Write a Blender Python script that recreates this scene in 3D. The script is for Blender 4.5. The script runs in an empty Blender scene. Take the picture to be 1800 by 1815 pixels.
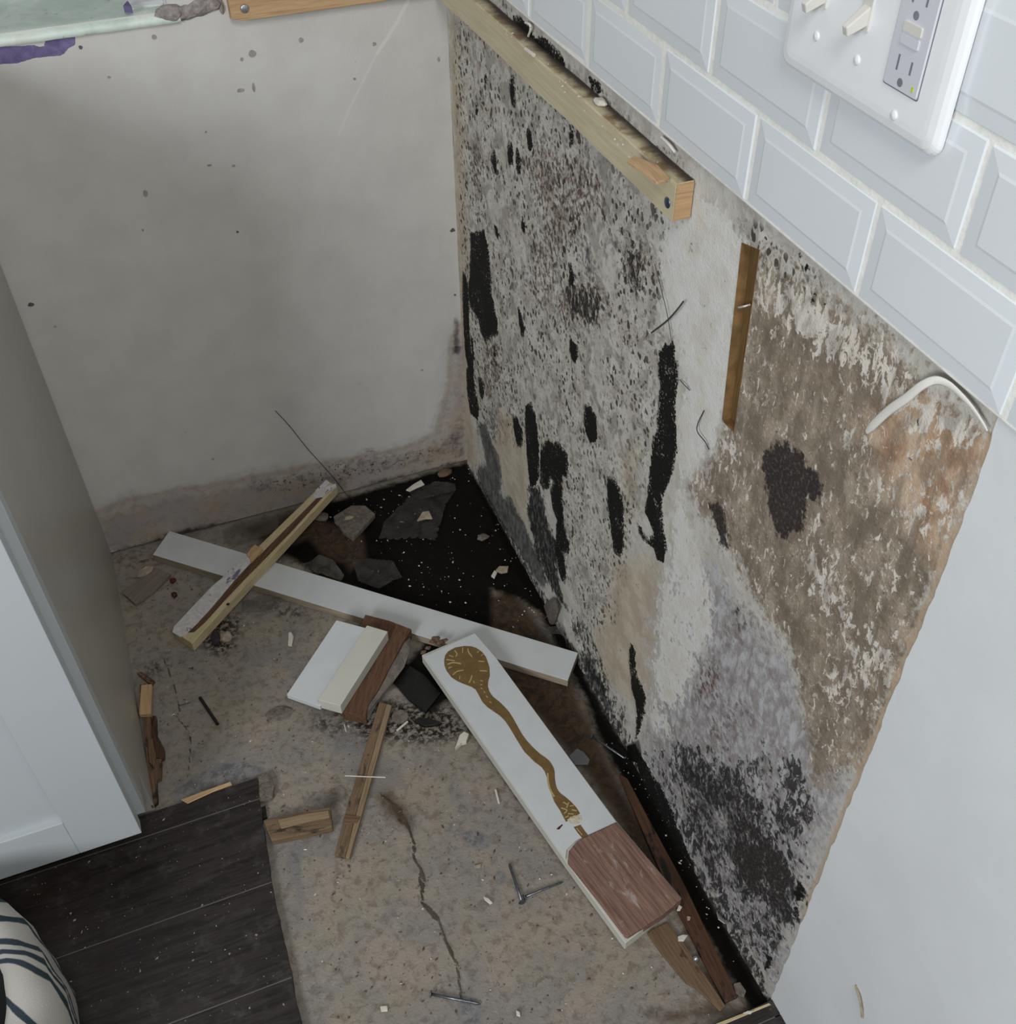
import bpy, bmesh, math, random
import numpy as np
from mathutils import Vector, Matrix

sc = bpy.context.scene
COL = sc.collection

# ------------------------------------------------------------------ camera
FPX = 1869.72
RC = np.array([[0.9300728754, -0.3672728004, -0.0086681320],
               [-0.2589247637, -0.6385915070, -0.7246784486],
               [0.2606192878, 0.6762481625, -0.6890326622]])   # right, down, forward
CC = np.array([-0.47603925, -1.44482604, 1.31021531])
cam = bpy.data.cameras.new('camera')
cam.sensor_fit = 'HORIZONTAL'; cam.sensor_width = 36.0
cam.lens = FPX / 1800.0 * 36.0
cam.clip_start = 0.02; cam.clip_end = 50
camo = bpy.data.objects.new('camera', cam); COL.objects.link(camo)
m = Matrix.Identity(4)
for i in range(3):
    m[i][0] = RC[0, i]; m[i][1] = -RC[1, i]; m[i][2] = -RC[2, i]; m[i][3] = CC[i]
camo.matrix_world = m
sc.camera = camo

# ------------------------------------------------------------------ light
sc.view_settings.view_transform = 'Standard'
sc.view_settings.look = 'None'
sc.view_settings.gamma = 1.0
sc.view_settings.use_curve_mapping = False
sc.view_settings.exposure = 0.0
cy = sc.cycles
cy.max_bounces = 5; cy.diffuse_bounces = 3; cy.glossy_bounces = 2; cy.transmission_bounces = 4; cy.transparent_max_bounces = 8
cy.caustics_reflective = False; cy.caustics_refractive = False
w = bpy.data.worlds.new('room_ambient'); sc.world = w; w.use_nodes = True
w.node_tree.nodes['Background'].inputs[0].default_value = (0.86, 0.94, 1.0, 1)
w.node_tree.nodes['Background'].inputs[1].default_value = 0.17

def area(name, loc, target, size, sizey, power, col):
    l = bpy.data.lights.new(name, 'AREA'); l.shape = 'RECTANGLE'
    l.size = size; l.size_y = sizey; l.energy = power; l.color = col
    o = bpy.data.objects.new(name, l); COL.objects.link(o)
    o.location = loc
    o.rotation_euler = (Vector(target) - Vector(loc)).to_track_quat('-Z', 'Y').to_euler()
    return o
# ceiling fitting of the kitchen, above and behind the photographer
area('ceiling_light', (-0.42, -1.85, 2.05), (-0.20, -0.75, 0.6), 0.5, 0.5, 11.5, (1.0, 0.985, 0.95))
# daylight from the kitchen window to the left
area('kitchen_window_light', (-2.1, -2.4, 1.55), (0.0, -0.95, 0.80), 0.8, 0.8, 42.0, (0.94, 0.97, 1.0))

# ------------------------------------------------------------------ pixel -> surface helpers (calibrated survey of the photo)
def ray(u, v):
    d = RC.T @ np.array([(u - 900.0) / FPX, (v - 907.5) / FPX, 1.0]); return d
def at(u, v, ax, val):
    d = ray(u, v); t = (val - CC[ax]) / d[ax]; return CC + t * d
def fl(u, v, z=0.0): return at(u, v, 2, z)       # on a horizontal level
def rw(u, v, x=0.0): return at(u, v, 0, x)       # on the right wall
def bw(u, v, y=0.0): return at(u, v, 1, y)       # on the back wall

def plane3(*q):
    """plane through three surveyed points (u, v, z); returns a function pixel -> point on it"""
    a, b, c = [fl(*t) for t in q]; n_ = np.cross(b - a, c - a)
    def fn(u, v, dz=0.0):
        d = ray(u, v); t = ((a + [0, 0, dz] - CC) @ n_) / (d @ n_); return CC + t * d
    return fn

def srgb(r, g, b, k=1.0):
    def f(c):
        c = c / 255.0
        return (c / 12.92 if c <= 0.04045 else ((c + 0.055) / 1.055) ** 2.4) * k
    return (f(r), f(g), f(b), 1.0)

# ------------------------------------------------------------------ node material helper
class NT:
    def __init__(s, name):
        s.mat = bpy.data.materials.new(name); s.mat.use_nodes = True
        s.nt = s.mat.node_tree; s.nt.nodes.clear()
        s.out = s.nt.nodes.new('ShaderNodeOutputMaterial')
        s.b = s.nt.nodes.new('ShaderNodeBsdfPrincipled')
        s.nt.links.new(s.b.outputs[0], s.out.inputs[0])
        tc = s.nt.nodes.new('ShaderNodeTexCoord'); s.obj = tc.outputs['Object']
    def set(s, sock, v):
        if v is None: return
        if isinstance(v, bpy.types.NodeSocket): s.nt.links.new(v, sock)
        else:
            if isinstance(v, tuple) and len(v) == 3 and sock.type == 'RGBA': v = v + (1,)
            sock.default_value = v
    def p(s, **k):
        for n, v in k.items(): s.set(s.b.inputs[n.replace('_', ' ')], v)
        return s
    def math(s, op, a, b=None, c=None, clamp=False):
        n = s.nt.nodes.new('ShaderNodeMath'); n.operation = op; n.use_clamp = clamp
        for i, v in enumerate((a, b, c)):
            if v is not None: s.set(n.inputs[i], v)
        return n.outputs[0]
    def add(s, a, b): return s.math('ADD', a, b)
    def mul(s, a, b): return s.math('MULTIPLY', a, b)
    def sub(s, a, b): return s.math('SUBTRACT', a, b)
    def ss(s, x, lo, hi, o0=0.0, o1=1.0):
        n = s.nt.nodes.new('ShaderNodeMapRange'); n.interpolation_type = 'SMOOTHSTEP'
        s.set(n.inputs['Value'], x)
        if lo > hi: lo, hi, o0, o1 = hi, lo, o1, o0
        s.set(n.inputs['From Min'], lo); s.set(n.inputs['From Max'], hi)
        s.set(n.inputs['To Min'], o0); s.set(n.inputs['To Max'], o1)
        return n.outputs[0]
    def mix(s, f, a, b, mode='MIX'):
        n = s.nt.nodes.new('ShaderNodeMix'); n.data_type = 'RGBA'; n.blend_type = mode
        s.set(n.inputs[0], f); s.set(n.inputs[6], a); s.set(n.inputs[7], b)
        return n.outputs[2]
    def scale(s, vec, v):
        n = s.nt.nodes.new('ShaderNodeVectorMath'); n.operation = 'MULTIPLY'
        s.set(n.inputs[0], vec); s.set(n.inputs[1], v); return n.outputs[0]
    def shift(s, vec, v):
        n = s.nt.nodes.new('ShaderNodeVectorMath'); n.operation = 'ADD'
        s.set(n.inputs[0], vec); s.set(n.inputs[1], v); return n.outputs[0]
    def noise(s, sc_, det=3.0, rough=0.55, dist=0.0, vec=None, color=False):
        n = s.nt.nodes.new('ShaderNodeTexNoise'); n.noise_dimensions = '3D'
        s.set(n.inputs['Vector'], vec if vec is not None else s.obj)
        s.set(n.inputs['Scale'], sc_); s.set(n.inputs['Detail'], det); s.set(n.inputs['Roughness'], rough); s.set(n.inputs['Distortion'], dist)
        return n.outputs['Color' if color else 'Fac']
    def voro(s, sc_, feat='F1', rnd=1.0, vec=None, out='Distance'):
        n = s.nt.nodes.new('ShaderNodeTexVoronoi'); n.feature = feat
        s.set(n.inputs['Vector'], vec if vec is not None else s.obj)
        s.set(n.inputs['Scale'], sc_); s.set(n.inputs['Randomness'], rnd)
        return n.outputs[out]
    def attr(s, name, out='Fac'):
        n = s.nt.nodes.new('ShaderNodeAttribute'); n.attribute_name = name; return n.outputs[out]
    def bump(s, h, dist=0.001, strength=1.0):
        n = s.nt.nodes.new('ShaderNodeBump'); s.set(n.inputs['Height'], h)
        n.inputs['Distance'].default_value = dist; n.inputs['Strength'].default_value = strength
        s.nt.links.new(n.outputs[0], s.b.inputs['Normal'])
    def mask(s, name, nz, amp=0.6, w_=0.08):
        # attribute mask with its border broken up by a noise
        return s.ss(s.add(s.attr(name), s.mul(s.sub(nz, 0.5), amp)), 0.5 - w_, 0.5 + w_)

def simple(name, col, rough=0.6, metal=0.0, nscale=60, namp=0.08, bump=0.0, bscale=300, **k):
    n = NT(name)
    nz = n.noise(nscale, 4)
    lo = tuple(c * (1 - namp) for c in col[:3]) + (1,); hi = tuple(min(1, c * (1 + namp)) for c in col[:3]) + (1,)
    n.p(Base_Color=n.mix(n.ss(nz, 0.3, 0.7), lo, hi), Roughness=rough, Metallic=metal, **k)
    if bump: n.bump(n.noise(bscale, 4), bump)
    return n.mat

def wood(name, c1, c2, c3=None, dirt=0.0, dcol=(0.03, 0.02, 0.012, 1), rough=0.75, ring=70, lum=1.0):
    """grain runs along x of the 'gr' attribute (metres)"""
    n = NT(name); g = n.attr('gr', 'Vector')
    st = n.scale(g, (1.6, 22.0, 22.0))
    a = n.noise(9, 4, 0.6, 0.6, vec=st)
    b = n.noise(ring, 3, 0.6, 0.2, vec=n.scale(g, (0.25, 6.0, 6.0)))
    col = n.mix(n.ss(a, 0.3, 0.7), c1, c2)
    col = n.mix(n.mul(n.ss(b, 0.5, 0.68), 0.6), col, c3 or tuple(x * 0.6 for x in c1[:3]) + (1,))
    if dirt > 0:
        d = n.noise(35, 5, 0.65, 0.4, vec=n.scale(g, (0.6, 1.5, 1.5)))
        col = n.mix(n.ss(d, 0.62 - dirt * 0.3, 0.72 - dirt * 0.25), col, dcol)
    n.p(Base_Color=col, Roughness=rough); n.bump(n.add(a, n.mul(b, 0.5)), 0.0006)
    return n.mat

# ------------------------------------------------------------------ mesh helpers
def tagit(o, label=None, cat=None, group=None, kind=None):
    if label: o['label'] = label
    if cat: o['category'] = cat
    if group: o['group'] = group
    if kind: o['kind'] = kind
    return o
def empty(name, loc, label=None, cat=None, group=None, kind=None):
    o = bpy.data.objects.new(name, None); COL.objects.link(o)
    o.location = loc; o.empty_display_size = 0.02
    return tagit(o, label, cat, group, kind)
def mk(name, verts, faces, mat, parent=None, smooth=False, bevel=0.0, seg=2, grain=None, label=None, cat=None, group=None, kind=None, origin=None):
    """world-space verts -> object.  Top-level objects get their origin at their base."""
    v = np.array(verts, float)
    if parent is not None:
        o0 = np.array(parent.location) if parent.parent is None else np.array(parent.location) + np.array(parent.parent.location)
    elif origin is not None: o0 = np.array(origin, float)
    else: o0 = np.array([(v[:, 0].min() + v[:, 0].max()) / 2, (v[:, 1].min() + v[:, 1].max()) / 2, v[:, 2].min()])
    me = bpy.data.meshes.new(name)
    me.from_pydata((v - o0).tolist(), [], [list(f) for f in faces])
    me.update()
    bm = bmesh.new(); bm.from_mesh(me); bmesh.ops.recalc_face_normals(bm, faces=bm.faces); bm.to_mesh(me); bm.free()
    if smooth: me.polygons.foreach_set('use_smooth', [True] * len(me.polygons))
    if grain is not None:
        d = np.array(grain, float); d /= np.linalg.norm(d)
        up = np.array([0, 0, 1.0]) if abs(d[2]) < 0.9 else np.array([1.0, 0, 0])
        s = np.cross(up, d); s /= np.linalg.norm(s); t = np.cross(d, s)
        seed = (sum(ord(c) for c in name) * 7 + len(v) * 3 + int(abs(v[0, 0] * 1e4))) % 97
        loc = np.stack([v @ d + seed, v @ s + seed * 0.37, v @ t], 1)
        a = me.attributes.new('gr', 'FLOAT_VECTOR', 'POINT'); a.data.foreach_set('vector', loc.ravel())
    me.materials.append(mat)
    o = bpy.data.objects.new(name, me); COL.objects.link(o)
    if parent is not None: o.parent = parent
    else: o.location = o0
    if bevel > 0:
        b = o.modifiers.new('bevel', 'BEVEL'); b.width = bevel; b.segments = seg; b.limit_method = 'ANGLE'; b.angle_limit = 0.6
    return tagit(o, label, cat, group, kind)

def prism(top, thick, down=None):
    """top polygon (N,3) -> closed prism going down by thick"""
    top = np.array(top, float); n = len(top)
    d = np.array([0, 0, -1.0]) if down is None else np.array(down, float)
    bot = top + d * thick
    v = np.concatenate([top, bot]); f = [list(range(n)), list(range(2 * n - 1, n - 1, -1))]
    f += [[i, n + i, n + (i + 1) % n, (i + 1) % n] for i in range(n)]
    return v, f
def longest(poly):
    p = np.array(poly, float); e = np.roll(p, -1, 0) - p
    return e[np.argmax(np.linalg.norm(e, axis=1))]
def slab(name, px, ztop, thick, mat, parent=None, bevel=0.0008, **k):
    """flat piece whose top outline was surveyed in the photo; ztop scalar or per-vertex"""
    z = [ztop] * len(px) if np.isscalar(ztop) else ztop
    top = np.array([fl(u, v_, zz) for (u, v_), zz in zip(px, z)])
    v, f = prism(top, thick)
    return mk(name, v, f, mat, parent, bevel=bevel, grain=longest(top), **k)
def boxv(x0, x1, y0, y1, z0, z1):
    v = [(x, y, z) for z in (z0, z1) for y in (y0, y1) for x in (x0, x1)]
    f = [(0, 2, 3, 1), (4, 5, 7, 6), (0, 1, 5, 4), (2, 6, 7, 3), (0, 4, 6, 2), (1, 3, 7, 5)]
    return v, f
def tube(path, rad, n=8, closed_ends=True, flat=1.0):
    """round tube along path; rad scalar or list"""
    P = np.array(path, float); m_ = len(P)
    r = np.full(m_, rad) if np.isscalar(rad) else np.array(rad)
    T = np.gradient(P, axis=0); T /= np.linalg.norm(T, axis=1)[:, None]
    v = []
    ref = np.array([0, 0, 1.0]) if abs(T[0][2]) < 0.9 else np.array([1.0, 0, 0])
    for i in range(m_):
        s = np.cross(T[i], ref); s /= np.linalg.norm(s); t = np.cross(T[i], s)
        for j in range(n):
            a = 2 * math.pi * j / n
            v.append(P[i] + r[i] * (math.cos(a) * s + flat * math.sin(a) * t))
    f = [[i * n + j, i * n + (j + 1) % n, (i + 1) * n + (j + 1) % n, (i + 1) * n + j] for i in range(m_ - 1) for j in range(n)]
    f += [list(range(n)), list(range(m_ * n - 1, m_ * n - n - 1, -1))]
    return np.array(v), f
def spline(pts, n=40):
    """catmull-rom through points"""
    P = np.array(pts, float); P = np.vstack([2 * P[0] - P[1], P, 2 * P[-1] - P[-2]])
    out = []; m_ = len(P) - 3
    for k in range(n):
        t = k / (n - 1) * m_; i = min(int(t), m_ - 1); t -= i
        a, b, c, d = P[i:i + 4]
        out.append(0.5 * ((2 * b) + (c - a) * t + (2 * a - 5 * b + 4 * c - d) * t * t + (3 * b - a - 3 * c + d) * t ** 3))
    return np.array(out)

# value noise for geometry
_rs = np.random.RandomState(7); _tab = _rs.rand(256, 256)
def vnoise(a, b, oct_=4, sc_=1.0):
    a = np.asarray(a, float) * sc_; b = np.asarray(b, float) * sc_; r = np.zeros_like(a); amp = 0.5; tot = 0
    for o in range(oct_):
        ia = np.floor(a).astype(int); ib = np.floor(b).astype(int); fa = a - ia; fb = b - ib
        fa = fa * fa * (3 - 2 * fa); fb = fb * fb * (3 - 2 * fb)
        g = lambda i, j: _tab[(i + 31 * o) % 256, (j + 17 * o) % 256]
        r += amp * ((g(ia, ib) * (1 - fa) + g(ia + 1, ib) * fa) * (1 - fb) + (g(ia, ib + 1) * (1 - fa) + g(ia + 1, ib + 1) * fa) * fb)
        tot += amp; amp *= 0.5; a = a * 2.03; b = b * 2.03
    return r / tot

def sdf_poly(A, B, poly):
    """signed distance (negative inside) of points (A,B) to polygon; far points get a cheap bound"""
    P = np.array(poly, float); out = np.full(A.shape, 0.2)
    lo = P.min(0) - 0.06; hi = P.max(0) + 0.06
    sel = (A > lo[0]) & (A < hi[0]) & (B > lo[1]) & (B < hi[1])
    a = A[sel]; b = B[sel]
    if a.size == 0: return out
    d2 = np.full(a.shape, 1e9); ins = np.zeros(a.shape, bool)
    for i in range(len(P)):
        x0, y0 = P[i]; x1, y1 = P[(i + 1) % len(P)]; ex, ey = x1 - x0, y1 - y0
        t = np.clip(((a - x0) * ex + (b - y0) * ey) / (ex * ex + ey * ey + 1e-12), 0, 1)
        d2 = np.minimum(d2, (a - x0 - t * ex) ** 2 + (b - y0 - t * ey) ** 2)
        c = (y0 > b) != (y1 > b)
        if y1 != y0: ins ^= c & (a < x0 + (b - y0) * ex / (y1 - y0))
    d = np.sqrt(d2); out[sel] = np.where(ins, -d, d)
    return out
def sdf_line(A, B, line):
    P = np.array(line, float); out = np.full(A.shape, 0.2)
    lo = P.min(0) - 0.05; hi = P.max(0) + 0.05
    sel = (A > lo[0]) & (A < hi[0]) & (B > lo[1]) & (B < hi[1]); a = A[sel]; b = B[sel]
    d2 = np.full(a.shape, 1e9)
    for i in range(len(P) - 1):
        x0, y0 = P[i]; x1, y1 = P[i + 1]; ex, ey = x1 - x0, y1 - y0
        t = np.clip(((a - x0) * ex + (b - y0) * ey) / (ex * ex + ey * ey + 1e-12), 0, 1)
        d2 = np.minimum(d2, (a - x0 - t * ex) ** 2 + (b - y0 - t * ey) ** 2)
    out[sel] = np.sqrt(d2); return out
def layer(A, B, polys, soft, conv):
    """union mask 0..1 (0.5 on the outline, ramp half-width soft metres)"""
    m_ = np.zeros(A.shape)
    for item in polys:
        poly, k = (item if isinstance(item, tuple) else (item, 1.0))
        sd = sdf_poly(A, B, [conv(*q) for q in poly])
        m_ = np.maximum(m_, np.clip(0.5 - sd / (2 * soft), 0, 1) * k)
    return m_
def oval(cx, cy, rx, ry, tilt=0.0, n=12):
    return [(cx + rx * math.cos(t) * math.cos(tilt) - ry * math.sin(t) * math.sin(tilt), cy + rx * math.cos(t) * math.sin(tilt) + ry * math.sin(t) * math.cos(tilt)) for t in [2 * math.pi * i / n for i in range(n)]]

def gridmesh(name, A, B, place, mat, attrs, keep=None, parent=None, kind=None, smooth=True):
    """A,B: 1-D coordinate lists; place(a,b)->(N,3)"""
    GA, GB = np.meshgrid(A, B, indexing='ij'); na, nb = GA.shape
    V = place(GA.ravel(), GB.ravel())
    idx = np.arange(na * nb).reshape(na, nb)
    F = np.stack([idx[:-1, :-1], idx[1:, :-1], idx[1:, 1:], idx[:-1, 1:]], -1)
    if keep is not None:
        ca = (A[:-1] + A[1:]) / 2; cb = (B[:-1] + B[1:]) / 2
        KA, KB = np.meshgrid(ca, cb, indexing='ij'); F = F[keep(KA, KB)]
    F = F.reshape(-1, 4)
    me = bpy.data.meshes.new(name)
    me.vertices.add(len(V)); me.vertices.foreach_set('co', V.ravel())
    me.loops.add(F.size); me.loops.foreach_set('vertex_index', F.ravel().astype(np.int32))
    me.polygons.add(len(F)); me.polygons.foreach_set('loop_start', (np.arange(len(F)) * 4).astype(np.int32))
    me.update(calc_edges=True); me.validate()
    for k, val in attrs.items():
        a = me.attributes.new(k, 'FLOAT', 'POINT'); a.data.foreach_set('value', np.asarray(val, np.float32).ravel())
    me.polygons.foreach_set('use_smooth', [smooth] * len(me.polygons))
    me.materials.append(mat)
    o = bpy.data.objects.new(name, me); COL.objects.link(o)
    if parent: o.parent = parent
    return tagit(o, kind=kind)
def axis(segs):
    """segs: [(start, end, step), ...] concatenated 1-D coordinates"""
    out = []
    for a, b, st in segs:
        n = max(1, int(round(abs(b - a) / st))); out += list(np.linspace(a, b, n, endpoint=False))
    out.append(segs[-1][1]); return np.array(out)
# ================================================================== MATERIALS FOR THE SETTING
def mat_mold_wall():
    n = NT('moldy_drywall'); o = n.obj
    fine = n.noise(420, 3, 0.6); mid = n.noise(120, 4, 0.65, 0.3); big = n.noise(28, 4, 0.6, 0.2); huge = None
    streak = n.noise(95, 5, 0.62, 0.5, vec=n.scale(o, (1, 1.0, 0.5)))
    edge = n.add(n.mul(n.sub(n.add(n.add(n.mul(mid, 0.36), n.mul(streak, 0.30)), n.mul(big, 0.34)), 0.5), 2.4), 0.5)
    # paper-faced plaster
    col = n.mix(n.ss(big, 0.35, 0.65), srgb(184, 180, 170), srgb(204, 201, 193))
    col = n.mix(n.mul(n.ss(mid, 0.52, 0.64), 0.32), col, srgb(146, 140, 131))
    # soft grey bruises
    blo = n.noise(34, 2, 0.55, 0.8, vec=n.shift(o, (3, 1, 2)))
    col = n.mix(n.mul(n.mul(n.ss(blo, 0.52, 0.60), 0.5), n.attr('spk')), col, srgb(122, 117, 112))
    col = n.mix(n.mul(n.mask('crm', edge, 1.2, 0.3), 0.62), col, n.mix(n.ss(big, 0.4, 0.6), srgb(170, 152, 124), srgb(186, 172, 146)))
    lavc = n.mix(n.ss(streak, 0.38, 0.62), srgb(148, 142, 141), srgb(184, 183, 185))
    lavc = n.mix(n.mul(n.ss(n.noise(38, 4, 0.68, 0.6), 0.5, 0.62), 0.42), lavc, srgb(118, 105, 98))
    col = n.mix(n.mask('lav', edge, 1.4, 0.3), col, lavc)
    # brown water-stained paper with pale scraped flecks
    tanc = n.mix(n.ss(big, 0.35, 0.65), srgb(126, 114, 99), srgb(156, 143, 126))
    tanc = n.mix(n.mul(n.ss(mid, 0.52, 0.64), 0.5), tanc, srgb(104, 92, 80))
    tanc = n.mix(n.mask('org', big, 0.8, 0.25), tanc, n.mix(n.ss(big, 0.38, 0.62), srgb(166, 132, 104), srgb(196, 172, 146)))
    flk = n.noise(105, 4, 0.72, 0.5, vec=n.scale(o, (1, 1.15, 0.62)))
    thr = n.add(flk, n.mul(n.attr('scr'), 0.17))
    thr = n.add(thr, n.mul(n.sub(n.noise(14, 3), 0.5), 0.30))
    sm = n.add(n.noise(260, 3, 0.7, 0.4), n.mul(n.sub(big, 0.5), 0.45))
    tanc = n.mix(n.mul(n.ss(sm, 0.58, 0.64), 0.6), tanc, srgb(186, 176, 162))
    tanc = n.mix(n.ss(thr, 0.585, 0.635), tanc, srgb(214, 208, 198))
    sweep = n.noise(34, 5, 0.62, 0.3, vec=n.scale(o, (1, 1.6, 0.55)))
    tanc = n.mix(n.mul(n.ss(sweep, 0.46, 0.62), 0.5), tanc, srgb(106, 95, 83))
    tanc = n.mix(n.mul(n.ss(sweep, 0.44, 0.34), 0.45), tanc, srgb(176, 164, 148))
    col = n.mix(n.mask('tan', edge, 1.2, 0.2), col, tanc)
    col = n.mix(n.mul(n.ss(n.add(n.attr('edg'), n.mul(n.sub(big, 0.5), 0.9)), 0.4, 0.7), 0.75), col, srgb(182, 160, 134))
    whtc = n.mix(n.ss(big, 0.4, 0.7), srgb(216, 215, 211), srgb(206, 201, 191))
    whtc = n.mix(n.mul(n.ss(streak, 0.6, 0.72), 0.22), whtc, srgb(176, 160, 140))
    wm = n.mask('wht', edge, 1.25, 0.14)
    col = n.mix(wm, col, whtc)
    brn = n.mask('brn', edge, 1.0, 0.35)
    col = n.mix(n.mul(brn, n.ss(mid, 0.4, 0.62)), col, srgb(96, 78, 70))
    # spore dots: short worm-like flecks
    wv = n.shift(n.scale(o, (1, 1, 0.85)), n.scale(n.noise(70, 2, color=True), (0.012, 0.012, 0.012)))
    d1 = n.voro(100, vec=wv); sz = n.noise(40, 3, vec=n.shift(o, (5, 0, 0)))
    dot = n.ss(n.sub(d1, n.mul(sz, 0.60)), 0.035, -0.02)
    d2 = n.voro(170, vec=n.shift(wv, (0.3, 0.1, 0.7))); dot2 = n.ss(n.sub(d2, n.mul(n.noise(24, 3), 0.58)), 0.01, -0.03)
    worm = n.ss(n.noise(125, 3, 0.55, 1.6), 0.595, 0.63)
    dens = n.ss(n.add(n.attr('spk'), n.mul(n.sub(n.noise(16, 3, 0.6), 0.5), 0.9)), 0.35, 0.75)
    dots = n.mul(n.math('MAXIMUM', n.math('MAXIMUM', dot, n.mul(dot2, 0.42)), n.mul(worm, 0.7)), n.mul(dens, n.sub(1.0, n.mul(wm, 0.85))))
    tint = n.noise(22, 3, vec=n.shift(o, (2, 6, 1)))
    col = n.mix(n.mul(n.mul(n.ss(tint, 0.52, 0.64), 0.3), n.attr('spk')), col, srgb(150, 132, 120))
    dots = n.mul(dots, n.ss(n.noise(11, 3, 0.6, vec=n.shift(o, (0, 3, 8))), 0.34, 0.56, 0.25, 1.0))
    col = n.mix(n.mul(dots, 0.9), col, n.mix(n.ss(tint, 0.4, 0.6), srgb(44, 41, 38), srgb(56, 45, 37)))
    # grey film, broken dark growth, solid black colonies
    gry = n.mask('gry', edge, 1.3, 0.2)
    col = n.mix(n.mul(gry, 0.88), col, n.mix(n.ss(streak, 0.4, 0.62), srgb(34, 34, 35), srgb(92, 92, 94)))
    drk = n.mask('drk', edge, 1.6, 0.14)
    drk = n.mul(drk, n.ss(n.noise(110, 4, 0.72, 0.7, vec=n.scale(o, (1, 1.1, 0.5))), 0.60, 0.48))
    col = n.mix(n.mul(drk, 0.92), col, srgb(34, 31, 31))
    pur = n.mask('pur', edge, 1.2, 0.12)
    purc = n.mix(n.ss(n.noise(260, 4, 0.7), 0.50, 0.66), srgb(44, 38, 38), srgb(88, 80, 78))
    col = n.mix(n.mul(pur, 0.95), col, purc)
    blk = n.mask('blk', edge, 1.05, 0.06)
    inner = n.ss(n.add(n.add(n.noise(340, 3, 0.65, 0.4), n.mul(n.sub(1.0, n.attr('blk')), 0.30)), n.mul(n.sub(n.noise(26, 3, vec=n.shift(o, (9, 2, 4))), 0.5), 0.6)), 0.66, 0.71)
    col = n.mix(n.mul(blk, n.sub(1.0, n.mul(inner, 0.7))), col, n.mix(n.ss(fine, 0.4, 0.7), srgb(13, 12, 11), srgb(30, 28, 25)))
    n.p(Base_Color=col, Roughness=0.9, Specular_IOR_Level=0.25)
    n.bump(n.add(n.add(n.mul(n.noise(120, 3, 0.65, 0.3), 0.55), n.mul(n.noise(420, 1), 0.35)), n.mul(n.attr('blk'), 0.5)), 0.0012)
    return n.mat

def mat_back_wall():
    n = NT('painted_back_wall'); o = n.obj
    mid = n.noise(70, 5, 0.65, 0.4); big = n.noise(14, 4, 0.55)
    col = n.mix(n.ss(big, 0.3, 0.7), srgb(198, 195, 190), srgb(205, 203, 198))
    edge = n.add(n.mul(mid, 0.5), n.mul(big, 0.5))
    edge = n.add(n.mul(n.sub(edge, 0.5), 2.2), 0.5)
    st = n.mask('stn', edge, 0.55, 0.38)
    stc = n.mix(n.ss(big, 0.4, 0.62), srgb(150, 132, 112), srgb(138, 128, 128))
    stc = n.mix(n.mul(n.ss(mid, 0.5, 0.62), 0.5), stc, srgb(112, 100, 92))
    col = n.mix(n.mul(st, 0.75), col, stc)
    # darker tide line where the damp stopped
    a = n.attr('stn'); tl = n.mul(n.ss(n.add(a, n.mul(n.sub(big, 0.5), 0.3)), 0.34, 0.46), n.ss(n.add(a, n.mul(n.sub(big, 0.5), 0.3)), 0.62, 0.48))
    col = n.mix(n.mul(tl, 0.35), col, srgb(140, 116, 92))
    dots = n.mul(n.ss(n.noise(150, 4, 0.6, 0.8), 0.57, 0.63), n.ss(n.add(n.attr('dot'), n.mul(n.sub(n.noise(22, 3), 0.5), 1.1)), 0.5, 0.8))
    col = n.mix(n.mul(dots, 0.92), col, srgb(46, 42, 38))
    sm = n.mul(n.ss(n.noise(55, 5, 0.7, 0.6), 0.5, 0.62), n.ss(n.add(n.attr('dot'), n.mul(n.sub(big, 0.5), 0.8)), 0.35, 0.7))
    col = n.mix(n.mul(sm, 0.5), col, srgb(88, 82, 76))
    col = n.mix(n.mul(n.mask('drk', edge, 0.7, 0.25), 0.9), col, srgb(44, 38, 33))
    pur = n.mask('prp', n.add(n.mul(mid, 0.7), n.mul(n.noise(300, 3), 0.3)), 0.55, 0.03)
    col = n.mix(pur, col, n.mix(n.ss(mid, 0.3, 0.7), srgb(96, 86, 126), srgb(122, 112, 152)))
    scr = n.ss(n.attr('scr'), 0.5, 0.9)
    col = n.mix(n.mul(scr, 0.5), col, srgb(226, 223, 218))
    # tiny scuffs
    sp = n.ss(n.voro(22), 0.075, 0.05); col = n.mix(n.mul(n.mul(sp, n.ss(n.noise(8), 0.5, 0.56)), 0.5), col, srgb(110, 104, 100))
    n.p(Base_Color=col, Roughness=0.72, Specular_IOR_Level=0.3)
    n.bump(n.add(n.mul(n.noise(220, 3), 0.5), n.mul(mid, 0.5)), 0.0005)
    return n.mat

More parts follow.
